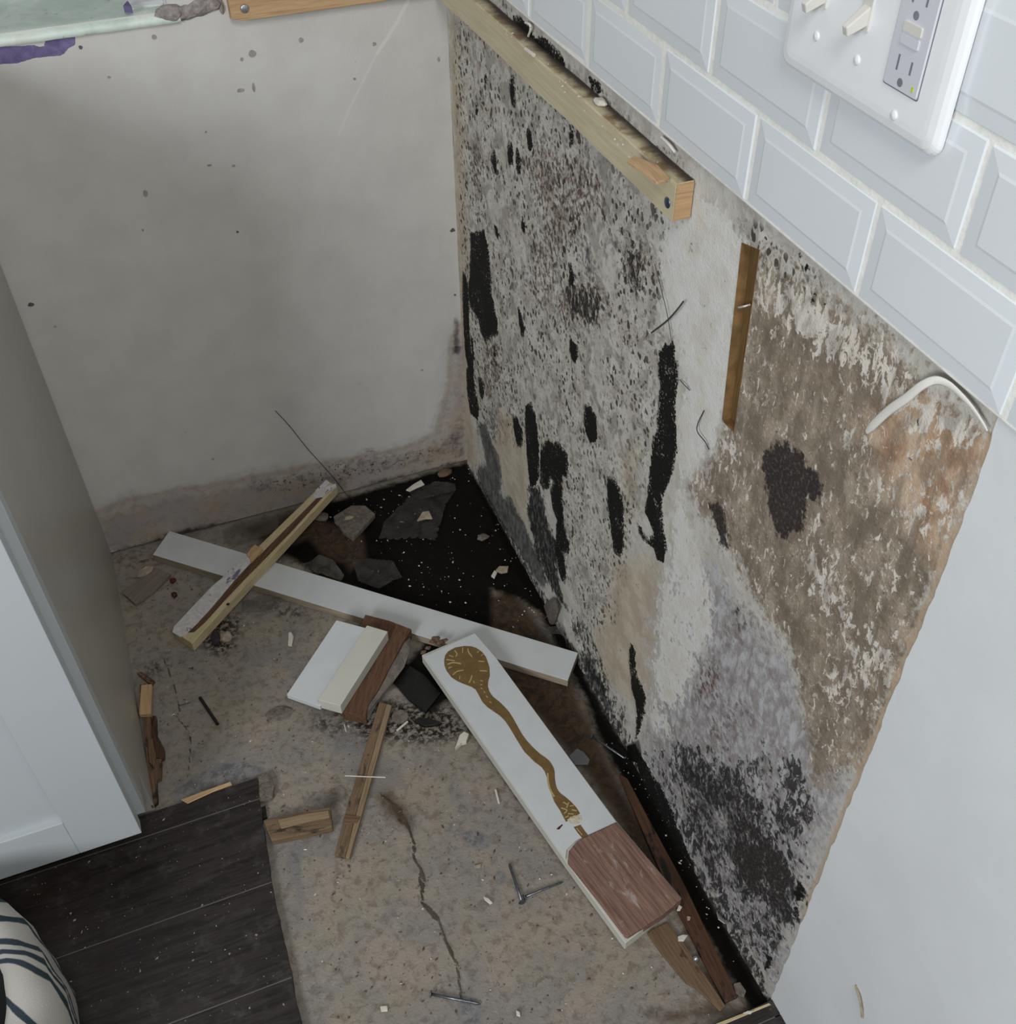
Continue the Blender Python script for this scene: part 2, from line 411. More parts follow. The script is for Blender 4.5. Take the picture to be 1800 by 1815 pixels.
def mat_floor():
    n = NT('stained_concrete'); o = n.obj
    fine = n.noise(300, 4, 0.7); mid = n.noise(75, 6, 0.7, 0.4); big = n.noise(13, 5, 0.6, 0.3)
    col = n.mix(n.ss(big, 0.36, 0.62), srgb(148, 139, 127), srgb(134, 129, 124))
    col = n.mix(n.mul(n.ss(n.noise(7, 4, 0.6, vec=n.shift(o, (4, 2, 0))), 0.48, 0.62), 0.5), col, srgb(148, 138, 120))
    col = n.mix(n.mul(n.ss(mid, 0.47, 0.64), 0.7), col, srgb(112, 102, 92))
    col = n.mix(n.mul(n.ss(mid, 0.42, 0.32), 0.35), col, srgb(166, 157, 142))
    edge = n.add(n.mul(mid, 0.6), n.mul(big, 0.4))
    gry = n.mask('gry', edge, 0.8, 0.2)
    col = n.mix(n.mul(gry, 0.85), col, n.mix(n.ss(mid, 0.4, 0.6), srgb(92, 92, 94), srgb(132, 130, 130)))
    brn = n.mask('brn', edge, 0.8, 0.35)
    col = n.mix(n.mul(brn, 0.93), col, n.mix(n.ss(mid, 0.36, 0.64), srgb(34, 25, 17), srgb(74, 57, 40)))
    # dark crumb-like grit
    g1 = n.ss(n.noise(180, 3, 0.6, 0.6), 0.655, 0.70)
    g1 = n.mul(g1, n.ss(n.noise(20, 3, vec=n.shift(o, (1, 7, 0))), 0.42, 0.6))
    col = n.mix(n.mul(g1, 0.8), col, srgb(58, 46, 38))
    drt = n.mask('drt', edge, 1.0, 0.35)
    col = n.mix(n.mul(drt, n.ss(n.noise(120, 5, 0.7, 0.3), 0.40, 0.56)), col, srgb(44, 36, 31))
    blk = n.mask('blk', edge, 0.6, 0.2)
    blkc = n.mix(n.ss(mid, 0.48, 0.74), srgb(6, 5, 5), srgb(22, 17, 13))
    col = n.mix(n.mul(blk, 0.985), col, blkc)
    crk = n.ss(n.add(n.attr('crk'), n.mul(n.sub(n.noise(160, 4, 0.65), 0.5), 0.5)), 0.50, 0.62)
    col = n.mix(n.mul(crk, 0.85), col, n.mix(n.ss(big, 0.4, 0.6), srgb(54, 47, 39), srgb(78, 69, 58)))
    n.p(Base_Color=col, Roughness=n.mix(blk, (0.9,) * 3, (0.7,) * 3), Specular_IOR_Level=0.12)
    n.bump(n.add(n.add(n.mul(n.noise(75, 4, 0.7), 0.6), n.mul(n.noise(300, 2), 0.3)), n.mul(n.attr('crk'), -1.0)), 0.0016)
    return n.mat

M = {}
M['mold'] = mat_mold_wall(); M['backwall'] = mat_back_wall(); M['floor'] = mat_floor()
M['paintwall'] = simple('painted_wall', srgb(218, 221, 222), 0.62, nscale=9, namp=0.03, bump=0.00018, bscale=90)
M['upperwall'] = simple('upper_wall_paint', srgb(206, 209, 210), 0.65)
M['tile'] = simple('glazed_white_tile', srgb(222, 227, 231), 0.18, nscale=5, namp=0.02, Coat_Weight=0.3, Coat_Roughness=0.06)
M['grout'] = simple('tile_grout', srgb(236, 236, 230), 0.9, nscale=120, namp=0.06, bump=0.0004)
M['plastic'] = simple('white_plastic', srgb(234, 236, 238), 0.28, namp=0.01)
M['ivory'] = simple('aged_white_plastic', srgb(210, 208, 201), 0.3, namp=0.02)
M['outlet'] = simple('outlet_plastic', srgb(205, 206, 212), 0.3, namp=0.01)
M['slot'] = simple('slot_shadow_plastic', srgb(122, 124, 132), 0.6)
M['steel'] = simple('zinc_steel', srgb(176, 180, 184), 0.36, metal=0.85, nscale=200, namp=0.2)
M['blue_steel'] = simple('blued_screw', srgb(96, 112, 138), 0.35, metal=0.9, nscale=200, namp=0.2)
M['nail'] = simple('dull_nail_steel', srgb(112, 118, 124), 0.38, metal=0.9, nscale=250, namp=0.3)
M['led'] = simple('green_led', srgb(186, 206, 60), 0.4, namp=0.02)
M['pine'] = wood('pale_pine', srgb(186, 170, 132), srgb(200, 184, 146), srgb(168, 148, 110))
M['pine_end'] = wood('pine_fresh_break', srgb(178, 144, 106), srgb(194, 162, 122), srgb(158, 118, 82))
def mat_ledger():
    n = NT('dusty_ledger_pine'); g = n.attr('gr', 'Vector')
    a = n.noise(9, 4, 0.6, 0.5, vec=n.scale(g, (1.6, 22, 22)))
    col = n.mix(n.ss(a, 0.3, 0.7), srgb(188, 177, 146), srgb(200, 190, 160))
    geo = n.nt.nodes.new('ShaderNodeNewGeometry'); sep = n.nt.nodes.new('ShaderNodeSeparateXYZ'); n.nt.links.new(geo.outputs['Normal'], sep.inputs[0])
    upf = n.ss(sep.outputs[2], 0.6, 0.8)
    pos = n.nt.nodes.new('ShaderNodeSeparateXYZ'); n.nt.links.new(n.obj, pos.inputs[0])
    d = n.noise(34, 5, 0.62, 0.2)
    # settled black dust along the wall side of the top face
    wallside = n.ss(n.add(pos.outputs[0], n.mul(n.sub(d, 0.5), 0.014)), -0.008, 0.007)
    col = n.mix(n.mul(upf, n.ss(d, 0.4, 0.62)), col, srgb(146, 122, 90))
    col = n.mix(n.mul(upf, wallside), col, srgb(56, 46, 38))
    n.p(Base_Color=col, Roughness=0.75); n.bump(a, 0.0005); return n.mat
M['ledger'] = mat_ledger()
M['stud'] = wood('old_stud_wood', srgb(98, 74, 44), srgb(122, 95, 58), srgb(74, 54, 32), rough=0.6)
M['plank'] = None
def mat_plank():
    n = NT('dark_laminate'); g = n.attr('gr', 'Vector')
    a = n.noise(10, 5, 0.65, 0.8, vec=n.scale(g, (1.2, 14, 14))); b = n.noise(6, 4, 0.6, 0.3, vec=g)
    col = n.mix(n.ss(a, 0.32, 0.68), srgb(30, 26, 25), srgb(52, 46, 44))
    col = n.mix(n.mul(n.ss(b, 0.5, 0.65), 0.6), col, srgb(42, 30, 26))
    dust = n.noise(40, 5, 0.7, 0.3); col = n.mix(n.mul(n.ss(dust, 0.5, 0.75), 0.35), col, srgb(92, 88, 86))
    sp = n.ss(n.voro(160), 0.14, 0.06); col = n.mix(n.mul(sp, n.ss(n.noise(14, 3), 0.56, 0.68)), col, srgb(170, 164, 146))
    n.p(Base_Color=col, Roughness=n.ss(dust, 0.3, 0.7, 0.42, 0.7), Specular_IOR_Level=0.35); n.bump(a, 0.0004); return n.mat
M['plank'] = mat_plank()
M['dust'] = simple('pale_dust', srgb(104, 100, 96), 0.95)
def mat_sill():
    n = NT('mint_painted_sill'); big = n.noise(16, 5, 0.6, 0.4); mid = n.noise(80, 5, 0.65)
    col = n.mix(n.ss(big, 0.35, 0.65), srgb(192, 208, 196), srgb(222, 232, 222))
    col = n.mix(n.mul(n.ss(big, 0.56, 0.7), 0.6), col, srgb(186, 180, 150))
    col = n.mix(n.mul(n.ss(mid, 0.62, 0.70), 0.5), col, srgb(130, 134, 124))
    n.p(Base_Color=col, Roughness=0.5); n.bump(mid, 0.0006); return n.mat
M['sill'] = mat_sill()
M['plaster'] = simple('crumbled_plaster', srgb(146, 138, 134), 0.95, nscale=120, namp=0.3, bump=0.002, bscale=180)
M['white_paint'] = simple('white_gloss_paint', srgb(212, 213, 213), 0.4, namp=0.02)
M['purple_paint'] = simple('old_purple_paint', srgb(98, 88, 128), 0.6)
gl = NT('window_glass'); gl.p(Base_Color=(0.9, 0.95, 0.95, 1), Roughness=0.03, Transmission_Weight=1.0, IOR=1.45); M['glass'] = gl.mat

# ================================================================== RIGHT WALL
RWC = lambda u, v: (rw(u, v)[1], rw(u, v)[2])
BLACK = [
 [(833,414),(858,406),(864,433),(869,475),(872,522),(883,572),(882,594),(869,597),(861,608),(853,594),(847,567),(833,544),(829,517),(832,483),(833,447)],
 [(819,481),(826,483),(831,517),(832,586),(839,642),(842,697),(850,725),(846,744),(833,733),(828,697),(826,656),(829,650),(824,628),(821,572),(819,517)],
 [(834,594),(839,600),(841,640),(837,642)], [(836,650),(840,655),(842,705),(838,700)],
 [(925,386),(931,397),(932,411),(928,417),(924,403)], [(874,397),(880,400),(885,418),(881,424)],
 [(847,667),(854,669),(860,692),(855,711),(849,697)], [(873,611),(879,617),(878,632),(875,633)],
 [(917,544),(921,546),(930,581),(928,600),(924,598),(919,572)],
 [(1012,597),(1017,603),(1024,617),(1021,647),(1015,644),(1007,617)],
 [(1035,719),(1047,717),(1058,739),(1060,778),(1047,789),(1037,767),(1033,739)],
 [(908,736),(917,739),(926,761),(925,797),(917,792),(910,761)],
 [(931,717),(942,714),(950,739),(954,772),(955,800),(957,842),(950,860),(939,866),(933,806),(930,750)],
 [(957,800),(961,786),(972,776),(978,783),(992,781),(997,792),(1006,806),(1008,839),(1004,850),(997,842),(997,883),(999,917),(1000,939),(1010,967),(1008,981),(1001,981),(1004,1017),(1001,1036),(994,1028),(989,1008),(983,972),(986,922),(978,900),(975,872),(981,853),(976,847),(972,867),(964,872),(956,856)],
 [(1076,844),(1092,847),(1097,867),(1104,894),(1106,931),(1106,967),(1100,989),(1089,981),(1083,950),(1079,917),(1075,875)],
 [(1178,611),(1192,608),(1197,631),(1203,647),(1201,683),(1196,725),(1200,767),(1200,797),(1192,839),(1183,861),(1175,881),(1175,917),(1179,950),(1182,978),(1175,997),(1164,994),(1158,972),(1139,956),(1131,942),(1131,917),(1134,930),(1150,956),(1158,944),(1150,922),(1143,908),(1147,867),(1153,819),(1155,783),(1160,767),(1164,760),(1165,725),(1169,683),(1164,642),(1167,622)],
 [(1117,1136),(1125,1153),(1128,1194),(1139,1217),(1144,1236),(1141,1270),(1132,1302),(1125,1312),(1128,1268),(1125,1240),(1118,1220),(1115,1180),(1114,1150)],
 [(1129,1325),(1146,1352),(1169,1390),(1190,1430),(1203,1464),(1220,1505),(1234,1539),(1215,1525),(1190,1480),(1160,1425),(1135,1380)],
 [(909,29),(924,29),(936,44),(947,64),(962,64),(978,78),(991,89),(1000,104),(1002,124),(987,124),(976,111),(969,93),(951,89),(936,80),(913,64),(898,61),(911,53)],
 [(1042,131),(1064,151),(1063,167),(1053,153),(1049,173),(1040,164),(1047,156)],
 [(904,138),(911,135),(914,160),(913,195),(907,190),(902,160)], [(904,195),(909,196),(906,212),(903,210)],
 [(1413,1562),(1427,1570),(1424,1600),(1412,1598),(1408,1580)],
 [(1410,1600),(1418,1604),(1412,1630),(1404,1620)],
] + [oval(*q) for q in [(861,140,3,12,0),(845,195,2.5,12,0),(938,248,5,21,-.1),(905,273,6,24,0),(919,288,5.5,25,-.1),(876,287,5,21,-.1),(1013,245,3,12,0),(1362,1707,5,14,.3),(1013,487,4.5,20,-.1),
     (1418,452,3,6,.3),(1428,474,3,7,.3),(1441,528,4,9,.3),(1464,537,4,8,.3)]]
DARK = [
 ([(1140,1330),(1200,1305),(1300,1330),(1400,1330),(1450,1420),(1440,1560),(1385,1700),(1366,1765),(1290,1640),(1200,1480)], .47),
 ([(1010,1080),(1040,1090),(1090,1230),(1130,1330),(1100,1300),(1050,1215)], .55),
 [(939,861),(953,861),(964,889),(969,922),(981,950),(989,986),(986,1006),(992,1036),(1000,1056),(1004,1078),(994,1069),(981,1042),(969,1028),(956,1000),(950,972),(939,939),(935,906),(936,881)],
 [(1017,1097),(1031,1092),(1042,1122),(1039,1139),(1025,1136),(1014,1117)],
 [(1028,1161),(1042,1153),(1058,1156),(1058,1183),(1078,1208),(1078,1228),(1069,1239),(1050,1206)],
 [(1085,1258),(1108,1254),(1112,1278),(1105,1288),(1088,1268)],
 [(1193,1322),(1217,1315),(1244,1342),(1264,1363),(1288,1356),(1315,1369),(1339,1410),(1359,1437),(1339,1457),(1322,1451),(1298,1430),(1268,1440),(1240,1410),(1213,1390),(1195,1360)],
 [(1359,1410),(1379,1390),(1393,1336),(1407,1336),(1427,1376),(1439,1417),(1437,1454),(1420,1488),(1403,1491),(1383,1471),(1366,1437)],
 [(1366,1415),(1390,1385),(1412,1390),(1430,1410),(1432,1450),(1415,1480),(1395,1470),(1375,1440)],
 [(1305,1444),(1332,1451),(1366,1481),(1383,1505),(1407,1539),(1427,1573),(1420,1600),(1407,1657),(1383,1640),(1359,1606),(1322,1586),(1301,1566),(1298,1532),(1295,1488)],
 [(1322,1606),(1339,1617),(1369,1657),(1359,1674),(1339,1654)],
 [(1000,503),(1045,505),(1061,545),(1058,572),(1030,570),(1008,560),(1003,530)],
 [(1240,1500),(1280,1560),(1300,1620),(1330,1680),(1360,1740),(1350,1745),(1310,1680),(1270,1600)],
 [(1111,445),(1135,442),(1139,510),(1120,517),(1108,490)],
 [(1190,1440),(1240,1450),(1262,1500),(1240,1510),(1205,1470)],
]
PURPLE = [
 [(1352,811),(1367,783),(1396,790),(1417,811),(1450,840),(1455,866),(1450,891),(1432,884),(1426,909),(1424,941),(1403,952),(1396,959),(1374,945),(1368,923),(1363,894),(1356,866)],
 [(1258,894),(1280,894),(1285,923),(1289,967),(1276,974),(1273,945),(1262,923)],
 ([(1305,1444),(1332,1451),(1366,1481),(1383,1505),(1407,1545),(1400,1600),(1380,1620),(1345,1596),(1310,1566),(1298,1532),(1295,1488)], .58),
 ([(1281,1063),(1300,1070),(1305,1085),(1292,1090)], .55),
]
GREY = [
 ([(1180,1330),(1300,1350),(1420,1480),(1425,1590),(1385,1690),(1300,1600),(1220,1450)], .44),
 [(846,750),(861,750),(867,772),(883,806),(889,847),(886,875),(906,883),(917,906),(936,944),(956,994),(969,1028),(961,1044),(944,1017),(917,972),(894,933),(869,894),(853,861),(844,828),(861,822),(856,792)],
 ([(1036,433),(1045,440),(1058,470),(1055,494),(1042,496),(1034,465)], .75), ([(1080,430),(1092,400),(1098,440),(1090,470)], .52),
 ([(939,861),(953,861),(964,889),(969,922),(981,950),(989,986),(986,1006),(992,1036),(1004,1078),(994,1069),(969,1028),(950,972),(939,939),(935,906)], 1.0),
 [(1028,1161),(1042,1153),(1050,1175),(1069,1210),(1078,1240),(1090,1270),(1070,1250),(1050,1215)],
 ([(1200,1330),(1240,1345),(1330,1440),(1380,1500),(1420,1580),(1400,1650),(1340,1600),(1260,1480),(1210,1400)], .62),
 ([(860,720),(880,700),(890,760),(880,800),(866,770)], .45),
]
WHITE = [
 ([(1195,880),(1240,960),(1262,1040),(1275,1110),(1240,1230),(1200,1270),(1150,1260),(1150,1160),(1165,1050)], .68),
 [(1230,345),(1290,380),(1318,430),(1305,560),(1288,720),(1262,800),(1230,830),(1205,870),(1225,940),(1235,1000),(1215,1040),(1185,1020),(1190,950),(1205,850),(1212,700),(1205,600),(1172,570),(1172,450),(1178,390)],
 ([(925,440),(960,420),(985,470),(1010,520),(985,560),(955,550),(930,490)], .6),
 ([(1140,1250),(1170,1220),(1200,1300),(1180,1330),(1150,1300)], .6),
 ([(1715,870),(1735,850),(1700,940),(1690,930)], .9),
]
TAN = [[(1348,450),(1420,500),(1560,590),(1650,690),(1740,760),(1757,800),(1690,960),(1600,1190),(1530,1350),(1440,1390),(1425,1260),(1400,1150),(1340,1060),(1285,960),(1240,900),(1215,860),(1262,800),(1293,720),(1312,600),(1335,500)]]
ORANGE = [[(1570,705),(1640,690),(1750,770),(1755,810),(1700,945),(1660,1010),(1620,940),(1570,850),(1535,765)], ([(1640,1040),(1665,1000),(1600,1180),(1500,1410),(1440,1560),(1428,1545),(1480,1400),(1560,1200)], .7)]
LAV = [[(1185,985),(1265,1000),(1300,1060),(1400,1160),(1430,1260),(1500,1350),(1490,1440),(1440,1560),(1400,1680),(1372,1765),(1290,1640),(1200,1480),(1140,1350),(1150,1250),(1160,1100)]]
CREAM = [[(1090,990),(1170,990),(1180,1060),(1160,1200),(1140,1260),(1070,1200),(1050,1130),(1080,1060)], [(885,730),(930,760),(935,860),(930,940),(895,870),(870,800)],
 [(795,30),(812,50),(822,300),(832,480),(828,700),(850,830),(822,818)], ([(1095,800),(1135,790),(1130,900),(1110,960),(1100,880)], .7), ([(1140,1280),(1200,1340),(1300,1560),(1372,1760),(1355,1770),(1260,1590),(1160,1400)], .75)]
BROWN = [oval(*q) for q in [(960,300,25,50,0),(1000,400,40,35,0),(1030,540,45,45,0),(1125,480,18,45,0),(845,290,8,45,0),(870,650,16,60,0),(1015,340,60,60,.5),(965,480,25,70,0)]] + [(oval(1255,1210,34,60,0), .62), (oval(1310,1110,40,40,.5), .5), (oval(1290,1290,50,70,.5), .5)] + [
 [(885,68),(900,62),(1000,126),(1100,210),(1085,215),(980,130)]]
SPECK = [[(803,20),(840,40),(1232,385),(1186,420),(1172,560),(1200,620),(1160,760),(1140,900),(1110,1000),(1090,1110),(1060,1100),(1010,1000),(960,800),(900,790),(846,780),(818,500),(806,200)],
 [(1300,365),(1345,395),(1480,515),(1510,570),(1420,530),(1340,460),(1300,400)], [(840,-20),(900,10),(1215,285),(1190,300),(960,90)], ([(1150,1300),(1240,1330),(1330,1450),(1420,1590),(1372,1765),(1250,1560)], .62),
 ([(990,940),(1060,940),(1110,1020),(1080,1120),(1040,1120),(1000,1020)], .9)]
SCRAPE = [[(1345,470),(1420,500),(1600,640),(1660,700),(1590,715),(1480,640),(1400,570),(1335,540)], [(1425,980),(1450,1000),(1480,1060),(1560,1150),(1590,1190),(1570,1200),(1500,1110),(1440,1040)],
 [(1525,1120),(1545,1130),(1545,1200),(1525,1190)], [(1590,690),(1720,750),(1700,790),(1620,730)], ([(1560,850),(1700,900),(1680,960),(1600,930)], .7), ([(1470,1180),(1500,1190),(1490,1250),(1465,1230)], .9), ([(1215,850),(1300,760),(1300,800),(1260,860)], .8)]

YE = -1.0765      # where the removed cabinet ended and the wall paint begins
SLOT = [RWC(1315,430), RWC(1347,443), RWC(1301,766), RWC(1280,745)]
ya = axis([(0.0, YE, 0.003)]); za = axis([(-0.03, 0.91, 0.003)])
GY, GZ = np.meshgrid(ya, za, indexing='ij'); gy, gz = GY.ravel(), GZ.ravel()
L = lambda polys, soft: layer(gy, gz, polys, soft, RWC)
att = dict(blk=L(BLACK, .0075), drk=L(DARK, .016), pur=L(PURPLE, .012), gry=L(GREY, .018), wht=L(WHITE, .026), tan=L(TAN, .026), org=L(ORANGE, .045),
           edg=np.clip(1 - (gy - (-1.0765)) / .016, 0, 1) * np.clip((gz - .05) / .2, 0.2, 1), lav=L(LAV, .045), crm=L(CREAM, .03), brn=L(BROWN, .02), spk=L(SPECK, .02), scr=L(SCRAPE, .015))
# the foot of the wall is soaked
att['drk'] = np.maximum(att['drk'], np.clip(0.75 - gz / 0.03, 0, 1) * np.clip((-gy) / 0.05, 0, 1))
slot_sd = sdf_poly(gy, gz, SLOT).reshape(GY.shape)
def place_rw(a, b):
    x = -0.0012 * (vnoise(a, b, 4, 30.0) - 0.5) - 0.0016 * np.clip(att['blk'] - 0.4, 0, 1)
    # loose drywall paper curling a little off the wall foot
    x = x - 0.004 * np.clip(1 - b / 0.05, 0, 1) * vnoise(a, b, 3, 40.0)
    return np.stack([x, a, b], 1)
def keep_slot(KA, KB): return sdf_poly(KA.ravel(), KB.ravel(), SLOT).reshape(KA.shape) > 0
wall_right = gridmesh('wall_right', ya, za, place_rw, M['mold'], att, keep=keep_slot, kind='structure')
tagit(wall_right, 'water-damaged right wall with black mould spots below white tiles', 'wall')
# snap the ragged hole border onto the slot outline
me = wall_right.data
kf = keep_slot(*np.meshgrid((ya[:-1] + ya[1:]) / 2, (za[:-1] + za[1:]) / 2, indexing='ij'))
near = np.argwhere(np.abs(slot_sd) < 0.0045)
S = np.array(SLOT)
for i, j in near:
    cells = [kf[a, b] for a in (i - 1, i) for b in (j - 1, j) if 0 <= a < kf.shape[0] and 0 <= b < kf.shape[1]]
    if any(cells) and not all(cells):
        p_ = np.array([ya[i], za[j]]); best = None
        for k in range(4):
            e0, e1 = S[k], S[(k + 1) % 4]; e = e1 - e0; t = np.clip((p_ - e0) @ e / (e @ e), 0, 1); q = e0 + t * e
            if best is None or np.linalg.norm(q - p_) < best[0]: best = (np.linalg.norm(q - p_), q)
        v = me.vertices[i * len(za) + j]; v.co.y, v.co.z = best[1][0], best[1][1]
# slot cheeks and the old stud behind
sv = np.array([[0.0, y, z] for y, z in SLOT]); cv = np.concatenate([sv + [-0.0008, 0, 0], sv + [0.009, 0, 0]])
mk('slot_edge', cv, [[i, (i + 1) % 4, 4 + (i + 1) % 4, 4 + i] for i in range(4)], simple('slot_edge_wood', srgb(128, 98, 60), 0.8, namp=.3), wall_right)
v, f = boxv(0.009, 0.03, -0.83, -0.74, 0.62, 0.90)
mk('stud', v, f, M['stud'], wall_right, grain=(0, 0, 1))
# painted wall beyond the old cabinet, slightly proud with a torn edge
zz = np.linspace(-0.02, 0.9, 160); edge_y = YE + 0.0022 * (vnoise(zz, zz * 0 + 3, 4, 60) - 0.5) * 2
edge_y[-14:] += np.linspace(0, 0.004, 14)
pv = [(-0.0022, y, z) for y, z in zip(edge_y, zz)] + [(-0.0022, -2.6, z) for z in zz] + [(0.002, y, z) for y, z in zip(edge_y, zz)]
k = len(zz); pf = [[i, i + 1, k + i + 1, k + i] for i in range(k - 1)] + [[i, 2 * k + i, 2 * k + i + 1, i + 1] for i in range(k - 1)]
mk('painted_wall', pv, pf, M['paintwall'], wall_right, label='smooth white painted wall beyond the mouldy patch')
v, f = boxv(0.0005, 0.012, -2.6, 0.0, 0.905, 2.4); mk('upper_wall', v, f, M['upperwall'], wall_right)
v, f = boxv(0.0315, 0.05, -2.6, 0.02, -0.05, 2.4); mk('wall_core', v, f, M['plaster'], wall_right)

# tiles -----------------------------------------------------------------
TZ, TY, PY, PZ, GR = 0.8985, -0.3075, 0.1540, 0.0750, 0.0042
def tile_mesh(w_, h_):
    bv = 0.0125; x0, xe, xt = 0.0, -0.0044, -0.0059
    rings = [(0, x0), (0.0, xe + 0.0012), (0.0012, xe), (bv - 0.001, xt + 0.0005), (bv + 0.001, xt)]
    v = []; f = []
    for ins, x in rings:
        v += [(x, -ins, ins), (x, -(w_ - ins), ins), (x, -(w_ - ins), h_ - ins), (x, -ins, h_ - ins)]
    for r in range(len(rings) - 1):
        for j in range(4): f.append([r * 4 + j, r * 4 + (j + 1) % 4, r * 4 + 4 + (j + 1) % 4, r * 4 + 4 + j])
    f.append([16, 17, 18, 19])
    me = bpy.data.meshes.new('bevelled_tile'); me.from_pydata(v, [], f)
    bm = bmesh.new(); bm.from_mesh(me); bmesh.ops.recalc_face_normals(bm, faces=bm.faces)
    if sum(fc.normal.x for fc in bm.faces) > 0: bmesh.ops.reverse_faces(bm, faces=bm.faces)
    bm.to_mesh(me); bm.free(); me.materials.append(M['tile']); return me
tm = tile_mesh(PY - GR, PZ - GR); rt = random.Random(4)
for r in range(6):
    off = TY - (0.0775 if r % 2 else 0.0)
    for k in range(-2, 9):
        y1 = off - PY * (k - 1) - GR / 2   # tile spans y1 .. y1-(PY-GR)
        if y1 > 0.0: 
            if y1 - (PY - GR) > -0.03: continue
            mesh = tile_mesh(y1 * 0 + (PY - GR) - y1 - 0.002, PZ - GR); y1 = -0.002
        else: mesh = tm
        o = bpy.data.objects.new('tile', mesh); COL.objects.link(o); o.parent = wall_right
        o.location = (-0.0006 * rt.random(), y1 + rt.uniform(-.0005, .0005), TZ + r * PZ + rt.uniform(-.0004, .0004))
        o.rotation_euler = (rt.uniform(-.004, .004), rt.uniform(-.006, .006), rt.uniform(-.006, .006))
# grout bed with a soft lower lip
v, f = boxv(-0.0043, 0.001, -1.76, -0.0, TZ - 0.0030, TZ + 6 * PZ); mk('grout_bed', v, f, M['grout'], wall_right, bevel=0.0015)

# ================================================================== BACK WALL + WINDOW SILL
BWC = lambda u, v: (bw(u, v)[0], bw(u, v)[2])
xa = axis([(-1.7, -0.72, 0.07), (-0.72, 0.0, 0.004)]); zb = axis([(0.004, 0.86, 0.004), (0.86, 2.4, 0.07)])
OX0, OX1, OZ0, OZ1 = -1.15, -0.365, 0.86, 1.75
xa = np.unique(np.append(xa, [OX0, OX1])); zb = np.unique(np.append(zb, [OZ0, OZ1]))
GX, GZ2 = np.meshgrid(xa, zb, indexing='ij'); gx, gz2 = GX.ravel(), GZ2.ravel()
B = lambda polys, soft: layer(gx, gz2, polys, soft, BWC)
STAIN = [[(150,915),(240,885),(330,868),(450,850),(520,832),(640,812),(720,795),(775,770),(795,700),(803,600),(830,560),(850,830),(650,880),(200,990)]]
batt = dict(stn=B(STAIN, .038), dot=B([([(430,860),(520,835),(640,815),(760,790),(800,800),(640,850),(480,880)], 1.0), ([(590,820),(660,790),(700,800),(640,830)], .8)], .02),
            drk=B([([(300,940),(420,915),(420,935),(210,985),(200,975)], .62), ([(640,855),(828,805),(828,830),(600,892)], .5), [(806,565),(811,575),(812,625),(805,625)], ([(770,790),(800,760),(815,700),(826,690),(828,815),(740,828)], .44)], .01),
            prp=B([[(-40,88),(0,83),(60,80),(78,84),(81,66),(134,60),(133,80),(120,86),(112,98),(60,103),(32,112),(0,114),(-40,125)]], .004),
            scr=np.maximum(np.clip(1 - sdf_line(gx, gz2, [BWC(735, -20), BWC(700, 45), BWC(668, 95)]) / .008, 0, 1), np.clip(0.9 - sdf_line(gx, gz2, [BWC(665, 100), BWC(620, 190), BWC(600, 240)]) / .010, 0, 1) * .9))
def place_bw(a, b):
    y = -0.0008 * (vnoise(a, b, 4, 20.0) - 0.5) - 0.003 * np.clip(1 - b / 0.03, 0, 1) * vnoise(a, b, 3, 25)
    bb = np.where(b < 0.006, b + 0.004 * vnoise(a, a * 0, 4, 25.0), b)
    return np.stack([a, y, bb], 1)
def keep_open(KA, KB): return ~((KA > OX0) & (KA < OX1) & (KB > OZ0) & (KB < OZ1))
wall_back = gridmesh('wall_back', xa, zb, place_bw, M['backwall'], batt, keep=keep_open, kind='structure')
tagit(wall_back, 'off-white back wall with a damp grimy stain along its foot', 'wall')
v, f = boxv(-1.7, 0.03, 0.0135, 0.03, -0.03, 0.84); mk('wall_core', v, f, M['plaster'], wall_back)

mm = simple('scuff', srgb(156, 150, 146), .9, namp=.2); md = simple('dark_scuff', srgb(96, 90, 90), .9, namp=.2)
for i, (u, v_, ru, rv) in enumerate([(142,84,.0022,.0022),(273,66,.0026,.0026),(447,95,.0045,.004),(428,105,.0018,.0022),(426,160,.0042,.0028),(449,155,.0016,.0055),(533,71,.0036,.0026),(258,343,.003,.004),(421,411,.0016,.0016),(55,540,.004,.003),(663,78,.0025,.0022),(777,105,.0015,.0035),(371,293,.0036,.0012),(414,294,.0022,.0015),(253,408,.0012,.0012),(802,408,.004,.003),(628,140,.0016,.0016),(806,523,.0016,.0016),(365,234,.0012,.0012),(193,137,.002,.0014)]):
    c_ = bw(u, v_, -.0009); k_ = 9
    pv_ = [(c_[0] + ru * math.cos(2 * math.pi * j / k_) * (.75 + .5 * rt.random()), -.0014, c_[2] + rv * math.sin(2 * math.pi * j / k_) * (.75 + .5 * rt.random())) for j in range(k_)]
    v, f = prism(pv_, .002, (0, 1, 0)); mk('scuff_mark', v, f, md if i in (0, 8, 9, 15, 17) else mm, wall_back)
win = empty('window_1', (-0.75, 0.0, 0.845), 'pale mint window sill with crumbling plaster at its end', 'window', kind='structure')
xs = np.linspace(OX0 - 0.02, OX1 + 0.012, 60); rr_ = 0.0018 * vnoise(xs, xs * 0 + 5, 4, 40)
ysl = [-0.0065, -0.006, 0.002, 0.012, 0.05, 0.10, 0.17]; zsl = [0.8465, 0.8545, 0.8585, 0.8600, 0.8605, 0.8610, 0.8615]
sv = []; sf = []
for i, x in enumerate(xs):
    for y, z in zip(ysl, zsl): sv.append((x, y - (rr_[i] if y < 0 else 0), z + 0.0012 * vnoise(np.array([x]), np.array([y]), 3, 50)[0]))
for i in range(len(xs) - 1):
    for j in range(len(ysl) - 1): a = i * len(ysl) + j; sf.append([a, a + 1, a + 1 + len(ysl), a + len(ysl)])
nb_ = len(sv); 
for x in xs: sv.append((x, 0.0, 0.8455))
